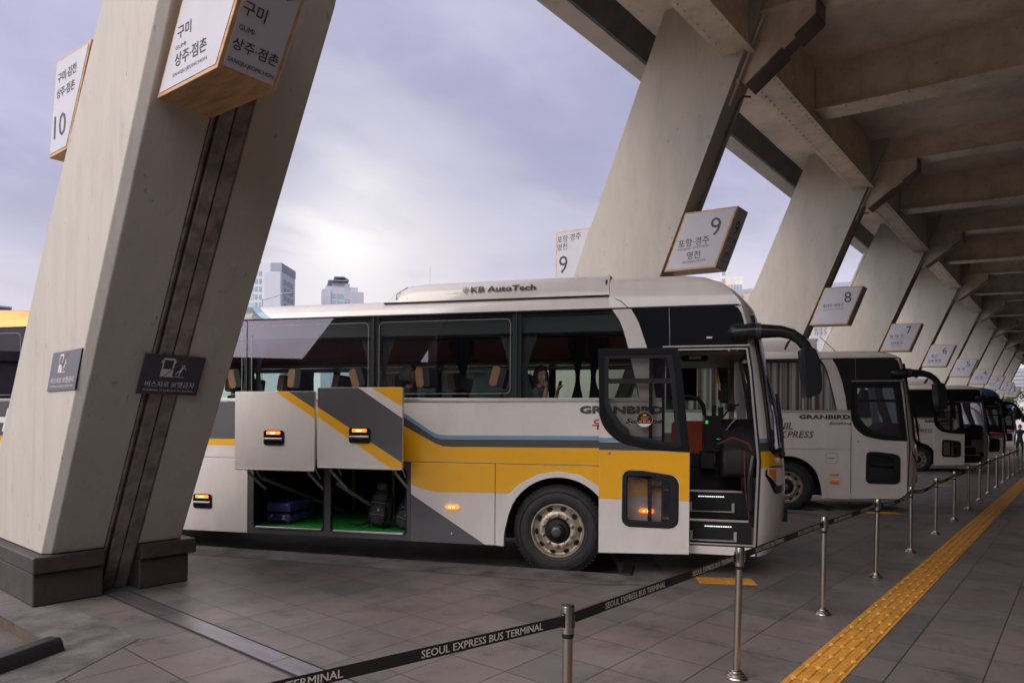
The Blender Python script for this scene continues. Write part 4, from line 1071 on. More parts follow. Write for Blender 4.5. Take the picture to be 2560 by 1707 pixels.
    mb=MB(); mb.plate([LASTWIN],.004,None,flat); mb.build('side_window',MT['glass'],root)
    mb=MB()
    for d in DIV[1:]: mb.bb(d-.055,d+.055,.03,.09,2.06,3.1); mb.bb(d-.004,d+.004,-.001,.03,2.09,3.10)
    for d in DIV[1:]: mb.bb(d-.05,d+.05,WIDE-.09,WIDE-.03,2.06,3.1)
    mb.plate([[(.93,2.06),(1.185,2.06),(1.185,3.1),(.55,3.1),(.70,2.97),(.80,2.66)]],.045,.09,flat)
    mb.build('window_post',MT['int'],root)
    cp=[(.62,3.098),(.835,3.098),(.88,3.02),(.925,2.93),(1.015,2.66),(1.08,2.35),(1.115,2.09),(.935,2.09),(.888,2.30),(.805,2.66),(.75,2.86),(.70,2.98)]
    mb=MB(); mb.plate([cp],-.004,.02,flat); mb.build('side_pillar',MT[white],root,bevel=.004)
    mb=MB(); mb.plate([[(.845,3.096),(.885,3.02),(.93,2.93),(1.02,2.66),(1.085,2.35),(1.12,2.09),(1.183,2.09),(1.183,2.672),(1.262,2.672),(1.252,3.096)]],-.001,.02,flat)
    mb.plate([[(1.258,3.096),(1.95,3.098),(1.99,3.075),(2.025,3.02),(2.055,2.91),(2.098,2.69),(2.09,2.672),(1.268,2.672)]],-.001,.02,flat); mb.build('quarter_window',MT['dark_glass'],root)
    mb=MB(); mb.bb(1.2,2.11,-.003,.02,2.655,2.669); mb.bb(1.2,2.10,.0,.03,2.618,2.634); mb.plate([[(2.075,2.634),(2.092,2.634),(2.135,2.36),(2.228,1.40),(2.19,.45),(2.165,.45),(2.20,1.40),(2.115,2.36)]],-.002,.03,flat); mb.build('door_jamb_trim',MT['alu'],root)
    mb=MB(); mb.plate([[(2.09,2.655),(2.112,2.655),(2.148,2.40),(2.243,1.40),(2.203,.36),(2.185,.36),(2.222,1.40),(2.130,2.40)]],-.006,.05,flat); mb.bb(1.2,2.10,-.002,.05,2.634,2.654); mb.build('door_seal',MT['blackm'],root)
    # ---- far-side glass
    mb=MB(); mb.add([(REAR,WIDE-.015,2.09),(.95,WIDE-.015,2.09),(.95,WIDE-.015,2.68),(REAR,WIDE-.015,2.68)],[(0,1,2,3)]); mb.add([(.96,WIDE-.015,1.66),(2.15,WIDE-.015,1.66),(2.1,WIDE-.015,2.68),(.96,WIDE-.015,2.68)],[(0,1,2,3)]); mb.build('far_window',MT['glass_far'],root)
    # ---- wheels, mirror, door
    for x in wheels:
        wheel(root,x,.055); wheel(root,x,WIDE-.055,1)
    mirror(root)
    if livery=='stripe': st=[('door_stripe','bblue',[[(.50,1.592),(.70,1.60),(.66,1.637),(.50,1.637)]]),('door_stripe','bdark',[[(.50,1.50),(1.15,1.50),(.9,1.535),(.72,1.589),(.50,1.589)]]),('door_band','byellow',[[[(.502,.955),(1.485,.955),(1.485,1.486),(1.30,1.493),(1.1,1.497),(.502,1.497)],[(.75,.95),(1.38,.95),(1.38,1.14),(1.36,1.19),(1.315,1.232),(1.26,1.246),(.98,1.283),(.83,1.283),(.78,1.26),(.757,1.21)]]])]
    elif livery=='blue': st=[('door_stripe','red',[[(.502,1.36),(1.485,1.36),(1.485,1.47),(.502,1.47)]]),('door_stripe','blue',[[(.502,1.285),(1.485,1.285),(1.485,1.35),(.502,1.35)]])]
    else: st=[]
    if livery=='stripe':
        # the yellow band surrounds the low window: two flanks and a top
        st[2]=('door_band','byellow',[[(.502,.955),(.752,.955),(.757,1.21),(.775,1.262),(.83,1.283),(.98,1.283),(1.26,1.246),(1.33,1.228),(1.37,1.185),(1.381,1.13),(1.381,.955),(1.485,.955),(1.485,1.484),(1.30,1.491),(1.1,1.497),(.502,1.497)]])
    dr=passenger_door(root,0.0 if door=='open' else .70,-.155 if door=='open' else -.004,door=='open',st,dark=(door!='open'))
    if door!='open' and door!='none':
        pass
    # ---- roof lining and dark cabin
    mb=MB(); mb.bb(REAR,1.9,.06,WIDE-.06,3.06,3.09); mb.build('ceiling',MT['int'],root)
    # curtains
    if curtain=='striped':
        for a,b in zip(DIV[2:]+[-.5],DIV[3:]+[.95]):
            if b-a<.5: continue
            drape(root,a+.05,b-.03,None,.12,2.10,3.05,m='stripe_cur',n=30,amp=.018)
        mb=MB(); mb.bb(REAR,1.0,.5,.52,1.28,3.05); mb.build('cabin_light_block',MT['int'],root)  # dark panel added behind the curtains to block light through the bus
    # ---- livery decals on the flat side
    if livery=='stripe':
        decal(root,'side_stripe','bblue',[[(-2.12,2.043),(-1.90,1.903),(-1.535,1.675),(-1.46,1.648),(-1.36,1.641),(1.183,1.656),(1.183,1.612),(-1.33,1.594),(-1.44,1.597),(-1.52,1.622),(-1.90,1.853),(-2.20,2.043)]])
        decal(root,'side_stripe','bdark',[[(-2.203,2.043),(-1.90,1.851),(-1.52,1.620),(-1.44,1.595),(-1.33,1.592),(1.183,1.610),(1.183,1.520),(-1.30,1.503),(-1.40,1.508),(-1.50,1.540),(-1.90,1.745),(-2.40,2.043)]])
        decal(root,'side_band','byellow',[[(-2.403,2.043),(-1.90,1.743),(-1.50,1.538),(-1.40,1.506),(-1.30,1.501),(1.183,1.518),(1.183,1.316),(-2.95,1.316),(-2.95,2.043)],
            [(-1.813,1.304),(-.750,1.304),(-.750,.963),(-1.30,.958),(-1.45,.953),(-1.56,.965),(-1.70,.997),(-1.813,1.034)],
            [(-.740,1.304),(-.740,.963),(-.575,.963),(-.50,1.04),(-.44,1.085),(-.22,1.205),(.018,1.240),(.26,1.205),(.48,1.085),(.60,.963),(1.183,.975),(1.183,1.304)]])
        decal(root,'side_patch','bgray',[[(-1.813,.920),(-.865,.342),(-1.813,.342)],[(REAR,1.56),(-3.6,1.56),(-4.0,2.040),(REAR,2.040)]])
        decal(root,'side_band','byellow',[[(REAR,1.478),(-3.5,1.478),(-3.57,1.558),(REAR,1.558)]])
        mb=MB(); mb.text('H',frame((-8.12,-.004,1.785),(1,0,0),(0,0,1)),w=.44,h=.33,bold=.05,shear=.25); mb.build('side_lettering',MT['signwhite'],root)
    if livery=='blue':
        decal(root,'side_band','red',[[(REAR,1.40),(1.183,1.40),(1.183,1.49),(REAR,1.49)]]); decal(root,'side_band','blue',[[(REAR,1.316),(1.183,1.316),(1.183,1.398),(REAR,1.398)]])
        decal(root,'side_patch','bsilver',[[(-1.813,.342),(-.750,.342),(-.750,1.30),(-1.813,1.30)],[(-4.07,.342),(-1.83,.342),(-1.83,1.30),(-4.07,1.30)]])
    # ---- lettering
    if text:
        mb=MB(); gx=.73 if livery=='stripe' else .70
        for w,m_,dz in ((-.004,1,0),(-.006,0,.0)):
            mb.text('GRANBIRD',frame((gx,w,1.952),(1,0,0),(0,0,1)),w=.93 if m_ else .90,h=.085 if m_ else .055,bold=.05 if m_ else .0,mat=m_)
        mb.build('maker_lettering',[MT['letter_chrome'],MT['letter_dark']],root)
        mb=MB(); mb.text('Sunshine',frame((.985,-.004,1.83),(1,0,0),(0,0,1)),w=.40,h=.055,bold=.03,shear=.3,mat=1); mb.text('Sunshine',frame((.987,-.006,1.832),(1,0,0),(0,0,1)),w=.39,h=.048,bold=.0,shear=.3,mat=0); mb.build('model_lettering',[MT['letter_chrome'],MT['letter_dark']],root)
        if text=='red':
            mb=MB(); mb.text('우등',frame((.537,-.004,1.785),(1,0,0),(0,0,1)),w=.26,h=.115,bold=.03); mb.build('class_lettering',MT['letter_red'],root)
        else:
            mb=MB(); mb.text('HANIL',frame((.115,-.004,1.77),(1,0,0),(0,0,1)),h=.135,bold=.012,shear=.25,align='r',mat=0); mb.build('company_lettering',[MT['letter_dark'],MT['letter_red']],root); mb=MB()
            xr=.505
            for q,m_,b_ in (('PRESS',0,.012),('X',1,.03),('E',0,.012)):
                g=text_geo(q,0.0,.25); mb.text(q,frame((xr,-.004,1.60),(1,0,0),(0,0,1)),h=.135,bold=b_,shear=.25,align='r',mat=m_); xr-=(g[3]-g[2])*.135/(g[5]-g[4])+.012
            mb.build('company_lettering',[MT['letter_dark'],MT['letter_red']],root)
    # side marker lamps, hatch
    if not detail:
        mb=MB(); mb.bb(.80,.98,-.012,.01,.795,.835); mb.bb(.80,.98,-.014,.01,.63,.69); mb.build('marker_lamp',MT['amber'],root,bevel=.006)
        mb=MB(); mb.plate([rrect(.73,.94,1.03,1.24,.03),rrect(.735,.935,1.035,1.235,.027)],-.003,None,flat); mb.bb(.76,.90,-.006,.0,1.135,1.145); mb.build('service_hatch',MT['blackm'],root)
    return root
# ------------------------------------------------------------------ the nearest bus and what is in it
W1=(6.43,4.69,-.104)
def bmat(): return Matrix.Translation(W1)@Matrix.Rotation(BRZ,4,'Z')
b1=bus(W1,'big white bus with yellow and gray stripes, open door and raised luggage flaps','buses parked in the bays',door='open',livery='stripe',bays=True,detail=True,text='red')
def bay_fit(root):
    mb=MB()
    hA=rrect(-3.995,-2.985,.405,1.225,.05,4); hB=rrect(-2.895,-1.870,.405,1.225,.05,4)
    mb.plate([[(-4.075,SB),(-1.820,SB),(-1.820,SEAM-.003),(-4.075,SEAM-.003)],hA,hB],.006,.035,flat)
    fr=mb.build('luggage_bay',MT['bayframe'],root,bevel=.005)
    mb=MB()
    for h in (hA,hB):
        i=[( (x-(min(q[0] for q in h)+max(q[0] for q in h))/2)*.975+(min(q[0] for q in h)+max(q[0] for q in h))/2, (z-.815)*.965+.815) for x,z in h]
        mb.plate([h,i],.0,.03,flat)
    mb.build('bay_seal',MT['blackm'],fr)
    mb=MB(); mb.bb(-3.96,-3.02,-.004,.03,.408,.434); mb.bb(-2.86,-1.91,-.004,.03,.408,.434); mb.build('bay_sill',MT['alu'],fr,bevel=.005)
    mb=MB(); mb.bb(-4.30,-1.80,.04,2.3,.40,.413); mb.build('bay_floor',MT['green'],fr)
    mb=MB(); mb.bb(-4.30,-1.80,2.28,2.30,.40,1.25); mb.bb(-4.32,-4.30,.04,2.3,.4,1.25); mb.bb(-1.80,-1.78,.04,2.3,.4,1.25); mb.bb(-4.30,-1.80,.04,2.3,1.22,1.24)
    mb.build('bay_lining',MT['bay'],fr)
    for q in ((-3.55,-3.50,1.9,1.95),(-2.56,-2.52,1.15,1.19),(-2.22,-2.19,1.7,1.74)):
        mb=MB(); mb.bb(*q,.41,1.22); mb.build('bay_post',MT['strut'],fr)
    for q in ([(-2.88,.15,1.0),(-2.5,1.1,.42)],[(-3.98,.15,1.05),(-3.55,1.6,.45)]):
        mb=MB(); mb.tube(q,.026,8); mb.build('bay_strut',MT['strut'],fr)
    luggage_door(root,-4.06,1.195,False,[
        ('flap_stripe','byellow',[[(.572,.966),(.748,.966),(1.108,.752),(1.108,.640)]]),
        ('flap_patch','bgray',[[(.750,.966),(1.108,.966),(1.108,.754)]])])
    luggage_door(root,-2.915,1.240,True,[
        ('flap_patch','bgray',[[(.002,.966),(.537,.966),(1.108,.602),(1.108,.075),(.002,.735)]]),
        ('flap_stripe','byellow',[[(.002,.733),(1.108,.073),(1.108,.012),(.97,.002),(.002,.620)],[(.712,.966),(1.108,.966),(1.108,.735)]])])
bay_fit(b1)

def cabin(root):
    # seats
    rows=[-.62,-1.60,-2.50,-3.40,-4.30,-5.2,-6.1,-7.0,-7.9]
    for i,x in enumerate(rows):
        seat(root,x,.42,1.19,(-.25,.1,.3,-.1,.2,0,.1,-.2,.1)[i])
        for y in (1.52,2.08): seat(root,x+(.05 if y<1.8 else -.04),y,1.19,random.uniform(-.2,.3))
    # luggage racks
    mb=MB(); mb.plate([[(1.86,2.80),(1.90,2.72),(2.46,2.69),(2.46,3.05),(1.84,3.02)]],REAR,.9,lambda u,v,w:(w,u,v)); ra=mb.build('luggage_rack',MT['terra'],root)
    mb=MB(); mb.bb(REAR,.9,1.90,2.45,2.672,2.688); mb.build('rack_underside',MT['rack_lit'],ra)
    mb=MB(); mb.bb(REAR,.9,1.8,2.44,2.60,2.615); mb.build('rack_lip',MT['int'],ra)
    mb=MB(); mb.plate([[(.06,2.86),(.50,2.88),(.62,2.93),(.62,3.05),(.06,3.05)]],REAR,1.1,lambda u,v,w:(w,u,v)); mb.build('luggage_rack',MT['int'],root)
    # gathered curtains at the posts
    for d in DIV[2:]:
        drape(root,d-.25,d-.055,(d-.085,.03,2.42),.13,2.10,3.04,n=9); drape(root,d+.055,d+.25,(d+.085,.03,2.42),.13,2.10,3.04,n=9)
    drape(root,-.16,.10,(-.02,.03,2.44),1.80,2.10,3.0,n=9); drape(root,.12,.42,(.20,.035,2.44),1.80,2.10,3.0,n=9)
    drape(root,-9.2,-7.75,None,2.32,2.10,3.0,n=30); drape(root,-7.65,-6.2,None,2.32,2.10,3.0,n=30)  # closed rear curtains added to block the sky showing through both windows
    drape(root,-1.95,-1.55,(-1.72,.04,2.44),1.80,2.10,3.0,n=9)
    # cab: steps, dashboard, driver's seat
    mb=MB(); mb.bb(1.19,2.16,.10,.42,.40,.72); mb.bb(1.19,2.14,.42,.74,.40,1.015); mb.bb(1.19,2.1,.74,1.1,.40,1.27); mb.bb(1.19,2.18,.03,.10,.40,.47); st=mb.build('steps',MT['blackm'],root)
    mb=MB(); mb.bb(1.20,2.13,.085,.125,.712,.736); mb.bb(1.20,2.09,.405,.445,1.008,1.030); mb.bb(1.20,2.18,.025,.06,.462,.478); mb.build('step_nosing',MT['alu'],st,bevel=.004)
    mb=MB()
    for x0,x1,y,z in ((1.60,1.88,.40,.955),(1.66,1.94,.095,.655)): 
        for j in range(12): 
            q=x0+(x1-x0)*j/11.5; mb.bb(q,q+.016,y-.012,y-.002,z,z+.009)
    mb.build('step_lamp',MT['led'],st)
    mb=MB()
    for y,z in ((.40,.80),(.095,.515)):
        mb.bb(1.52,1.98,y-.015,y,z-.02,z-.006,0); mb.bb(1.50,1.53,y-.015,y,z-.02,z+.09,0); mb.bb(1.97,2.0,y-.015,y,z-.02,z+.09,0)
    mb.build('kick_trim',MT['strut'],st)
    mb=MB(); mb.plate([[(.08,1.2),(.9,1.2),(1.3,1.2),(1.3,1.66),(.9,1.86),(.45,1.86),(.15,1.62),(.05,1.40)]],1.84,2.34,lambda u,v,w:(w,u+.12,v)); ds=mb.build('dashboard',MT['blackm'],root,bevel=.06,seg=3)
    mb=MB(); mb.plate([[(1.78,1.58),(1.95,1.66),(2.12,1.60),(2.17,1.50),(2.155,1.50),(2.10,1.585),(1.95,1.642),(1.80,1.57)]],.10,.13,flat); mb.tube([(2.075,.09,1.5),(2.085,.07,1.1),(2.13,.06,.75)],.008,8); mb.build('dash_trim',MT['redpipe'],ds,smooth=40)
    mb=MB(); mb.tube([(2.17,.09,1.45),(2.13,.07,1.2),(2.14,.07,.85)],.035,8); mb.build('grab_rail',MT['black'],ds,smooth=40)
    mb=MB(); mb.bb(1.66,1.86,.46,.70,1.48,1.90,0); mb.bb(1.675,1.705,.455,.46,1.80,1.84,1); mb.bb(1.80,1.86,.44,.455,1.622,1.628,1); mb.bb(1.82,1.88,.5,.56,1.88,2.0,0); mb.bb(1.75,1.80,.55,.60,1.88,2.02,0); mb.tube([(1.86,.5,1.86),(1.96,.55,2.0),(2.06,.6,2.03)],.012,6); mb.bb(1.93,2.01,.56,.58,1.95,2.04,0); mb.tube([(1.88,.42,1.68),(1.96,.42,1.80),(2.02,.42,1.86)],.02,8)
    mb.build('ticket_machine',[MT['black'],MT['screen']],root,bevel=.008)
    mb=MB(); mb.bb(1.62,1.78,.5,.75,1.27,1.48); mb.bb(1.25,1.70,.78,.84,1.27,1.44); mb.build('console',MT['blackm'],root,bevel=.01)
    mb=MB(); mb.plate([rrect(1.28,1.80,1.45,1.84,.07)],1.70,2.02,flat); mb.bb(1.32,1.85,1.62,2.1,1.36,1.45); mb.build('driver_seat',MT['orange'],root,bevel=.04,seg=3)
    mb=MB(); mb.tube([(1.28,.80,2.14),(1.50,.80,2.14),(1.60,.80,2.11),(1.66,.80,2.03),(1.68,.80,1.9),(1.68,.80,1.3)],.026,10); mb.build('handrail',MT['black'],root,smooth=50)
    mb=MB(); mb.bb(1.22,1.60,1.30,1.34,2.10,2.52); mb.build('partition',MT['blackm'],root)
    mb=MB(); mb.bb(1.84,1.945,.85,.90,2.09,2.45,0); mb.plate([[(1.80,2.38),(1.835,2.42),(1.86,2.28),(1.868,2.20),(1.845,2.22)]],.82,.83,flat,1); mb.build('blind_and_reflection',[MT['blackm'],MT['byellow']],root)  # yellow sliver paints a mirror's yellow reflection beside the blind
    mb=MB(); mb.bb(1.2,2.10,.40,2.4,2.60,2.64); mb.bb(2.0,2.06,1.3,1.36,1.6,2.62); mb.plate([[(1.95,2.10),(2.10,2.10),(2.06,2.62),(1.90,2.62)]],2.36,2.45,flat); mb.build('cab_lining',MT['int_light'],root)
    mb=MB(); mb.plate([rrect(1.40,1.70,2.535,2.600,.03)],.42,.46,flat,0); mb.bb(1.48,1.62,.405,.42,2.555,2.590,1); mb.build('cab_lamp',[MT['blackm'],MT['pale']],root,bevel=.01)
    mb=MB(); mb.bb(1.18,1.20,.04,1.0,.45,2.64); mb.build('entry_partition',MT['int'],root)
    # details on the outside near the door
    # closed luggage flap handle near the pillar
    mb=MB(); mb.plate([rrect(-4.89,-4.612,.64,.825,.03,4),rrect(-4.855,-4.647,.66,.77,.018,3)],-.012,.004,flat); mb.bb(-4.86,-4.64,-.005,-.0025,.655,.775); hd=mb.build('flap_handle',MT['black'],root,bevel=.005)
    mb=MB(); mb.bb(-4.878,-4.624,-.030,-.016,.703,.729); mb.build('handle_grip',MT['alu'],hd,bevel=.006)
    mb=MB(); mb.bb(-4.845,-4.657,-.022,-.010,.773,.812,0); mb.bb(-4.79,-4.72,-.0245,-.0215,.783,.80,1); mb.build('handle_lamp',[MT['amber_on'],MT['amber_core']],hd)
    # lamps
    mb=MB()
    for x,z in ((-1.277,.776),(1.02,.815)):
        mb.plate([[(x-.085,z),(x-.06,z+.024),(x+.06,z+.024),(x+.085,z+.008),(x+.085,z-.012),(x+.06,z-.024),(x-.06,z-.022)]],-.022,.0,flat,0)
        for d in (-.025,.02): mb.box((x+d,-.0235,z),(.022,.004,.016),1)
    mb.build('marker_lamp',[MT['amber_on'],MT['amber_core']],root,bevel=.004)
    mb=MB(); q=rrect(.83,.965,1.06,1.22,.025); q2=[(x*.97+.8975*.03,z*.97+1.14*.03) for x,z in q]; mb.plate([q,q2],-.006,None,flat); mb.bb(.87,.95,-.012,.0,1.165,1.178); mb.build('service_hatch',MT['bdark'],root)
    mb=MB(); mb.lathe([(.0,.012),(.012,.010),(.018,.0)],Matrix.Translation((-1.28,0,.455))@Matrix.Rotation(math.pi/2,4,'X'),12); mb.build('jack_bolt',MT['chrome'],root,smooth=40)
    mb=MB(); mb.tube([(1.66,-.004,2.752),(1.72,-.004,2.752)],.012,6); mb.build('glass_mark',MT['signwhite'],root)
cabin(b1)
def sticker(root):
    door=[c for c in root.children if c.name.startswith('door') and 'frame' not in c.name and 'jamb' not in c.name and 'seal' not in c.name][0]
    M=frame((1.00,-.150,1.845),(1,0,0),(0,0,1))
    mb=MB(); mb.lathe([(.0,.0),(.088,.0)],M,32,0); mb.lathe([(.0,.0015),(.083,.0015)],M,32,1)
    mb.add([(.083*math.cos(rad(a)),.083*math.sin(rad(a)),.003) for a in range(213,328,6)],[tuple(range(20))],2,M)
    mb.text('8년 연속 1위',M@Matrix.Translation((0,-.022,.0045)),w=.118,h=.024,bold=.03,mat=3)
    mb.bb(-.036,.036,.0,.009,.004,.0045,4,M)
    mb.bb(-.05,.05,.021,.026,.004,.0045,0,M); mb.bb(-.018,.018,.04,.056,.004,.0045,3,M)
    mb.build('door_sticker',[MT['wood'],MT['blackm'],MT['signwhite'],MT['byellow'],MT['terra']],door)
sticker(b1)

# ------------------------------------------------------------------ people
def skin_body(name,joints,edges,radii,root,sub=2):
    me=bpy.data.meshes.new(name); me.from_pydata(joints,edges,[]); o=bpy.data.objects.new(name,me); COL.objects.link(o)
    sk=o.modifiers.new('Skin','SKIN'); sk.use_smooth_shade=True
    if not me.skin_vertices: me.skin_vertices.new()
    for i,r in enumerate(radii):
        r=r if isinstance(r,tuple) else (r,r); me.skin_vertices[0].data[i].radius=r
        me.skin_vertices[0].data[i].use_root=(i==root)
    ss=o.modifiers.new('S','SUBSURF'); ss.levels=sub; ss.render_levels=sub
    dg=bpy.context.evaluated_depsgraph_get(); dg.update()
    m2=bpy.data.meshes.new_from_object(o.evaluated_get(dg)); o.modifiers.clear(); o.data=m2; m2.name=name; bpy.data.meshes.remove(me)
    m2.polygons.foreach_set('use_smooth',[True]*len(m2.polygons))
    return o
def paint(o,mats,fn):
    me=o.data; me.materials.clear()
    for m in mats: me.materials.append(m)
    for p in me.polygons: p.material_index=fn(p.center)
class Rig:
    def __init__(s): s.v=[];s.e=[];s.r=[]
    def j(s,p,r,to=None):
        s.v.append(tuple(p)); s.r.append(r); i=len(s.v)-1
        if to is not None: s.e.append((to,i))
        return i
    def chain(s,pts,to):
        for p,r in pts: to=s.j(p,r,to)
        return to
    def hand(s,wr,d,nrm,side,curl=.5,k=1.0):
        """palm + five unequal bent fingers growing from wrist joint wr; d = finger direction, nrm = palm normal"""
        w=Vector(s.v[wr]); d=Vector(d).normalized(); n=Vector(nrm).normalized(); a=d.cross(n).normalized()*side
        palm=s.j(w+d*.055*k,(.030*k,.016*k),wr)
        for i,(off,L) in enumerate(((-.028,.070),(-.010,.080),(.010,.075),(.027,.058))):
            b=w+d*.085*k+a*off*k; c1=(d*math.cos(curl*.6)+n*math.sin(curl*.6)); c2=(d*math.cos(curl*1.6)+n*math.sin(curl*1.6))
            q=s.j(b,.0095*k,palm); q=s.j(b+c1*L*.5*k,.0088*k,q); s.j(b+c1*L*.5*k+c2*L*.5*k,.0075*k,q)
        t=s.j(w+d*.03*k-a*.034*k,.011*k,palm); t=s.j(w+d*.062*k-a*.052*k+n*.012*k,.0095*k,t); s.j(w+d*.085*k-a*.05*k+n*.03*k,.008*k,t)
        return palm
def head_parts(root,c,face,hair,up=(0,0,1),hood=None,k=1.0):
    """face details and hair around a head centre c looking along face"""
    f=Vector(face).normalized(); u=Vector(up); s_=u.cross(f).normalized(); u=f.cross(s_)
    M=Matrix.Identity(4)
    for i in range(3): M[i][0]=s_[i]*k; M[i][1]=f[i]*k; M[i][2]=u[i]*k; M[i][3]=c[i]
    # skull with a face: rows of latitude, displaced
    rows=[]
    for i in range(17):
        ph=-math.pi/2+math.pi*i/16; r=[]
        for j in range(33):
            th=2*math.pi*j/32
            x=math.cos(ph)*math.sin(th)*.075; y=math.cos(ph)*math.cos(th)*.093; z=math.sin(ph)*.118
            if z<-.02: x*=1-(.02+z)*(-3.4); y*=1-max(0,-(z+.02))*1.2 if y<0 else 1
            if y>0:
                g=lambda cx,cz,sx,sz:math.exp(-((x-cx)/sx)**2-((z-cz)/sz)**2)
                y+=.026*g(0,-.020,.012,.022)+.010*g(0,.0,.008,.03)-.010*g(.031,.012,.016,.012)-.010*g(-.031,.012,.016,.012)+.008*g(0,-.062,.022,.008)+.010*g(0,-.098,.022,.016)+.004*g(.03,.035,.025,.008)+.004*g(-.03,.035,.025,.008)
            r.append(M@Vector((x,y,z)))
        rows.append(r)
    mb=MB(); mb.grid(rows); return M,mb
def face_bits(root,M):
    mb=MB()
    for sx in (-1,1):
        T=M@Matrix.Translation((sx*.031,.083,.010))@Matrix.Scale(.55,4,(0,0,1))
        mb.lathe([(.0,.011),(.008,.008),(.012,.0),(.008,-.008),(.0,-.011)],T,10,0)
        mb.tube([M@Vector((sx*.012,.094,.030)),M@Vector((sx*.032,.095,.036)),M@Vector((sx*.050,.082,.030))],.0032,5,1)
    mb.tube([M@Vector((-.022,.090,-.060)),M@Vector((0,.098,-.058)),M@Vector((.022,.090,-.060))],.0055,6,2)
    mb.build('face_features',[MT['eye'],MT['hair'],MT['lips']],root,smooth=60)
    mb=MB()
    for sx in (-1,1): 
        T=M@Matrix.Translation((sx*.076,-.005,.0))@Matrix.Scale(.35,4,(1,0,0))
        mb.lathe([(.0,.03),(.016,.022),(.020,.0),(.014,-.022),(.0,-.03)],T,10)
    mb.build('ear',MT['skin'],root,smooth=60)
def hair_shell(M,root,side=2.25,low=-.14,m='hair',hairline=.045,flare=0.0):
    rows=[]
    for i in range(17):
        z=.128*math.cos(math.pi*.5*i/8) if i<=8 else low*(i-8)/8
        q=math.sqrt(max(.0004,1-(max(z,0)/.130)**2)); r=[]
        half=math.pi if z>hairline+.03 else side+(math.pi-side)*max(0,min(1,(z-hairline)/.03))
        for j in range(41):
            th=math.pi+(-1+2*j/40)*half
            k=1+flare*max(0,-z)/.15+.018*math.sin(j*2.3)+.012*math.sin(j*5.1+i)
            r.append(M@Vector((math.sin(th)*.084*q*k,math.cos(th)*.104*q*k-.004,z+.004)))
        rows.append(r)
    mb=MB(); mb.grid(rows); o=mb.build('hair',MT[m],root,smooth=180)
    so=o.modifiers.new('Solidify','SOLIDIFY'); so.thickness=.008; so.offset=1
    return o

def merge_head(body,hmb,mats,fn):
    """put the sculpted head into the body mesh so that the body stays one mesh"""
    bm=bmesh.new(); bm.from_mesh(body.data)
    vs=[bm.verts.new(v) for v in hmb.v]
    for f in hmb.f:
        try: q=bm.faces.new([vs[i] for i in f]); q.smooth=True
        except ValueError: pass
    bmesh.ops.remove_doubles(bm,verts=vs,dist=1e-5); bmesh.ops.recalc_face_normals(bm,faces=bm.faces)
    bm.to_mesh(body.data); bm.free(); paint(body,mats,fn)

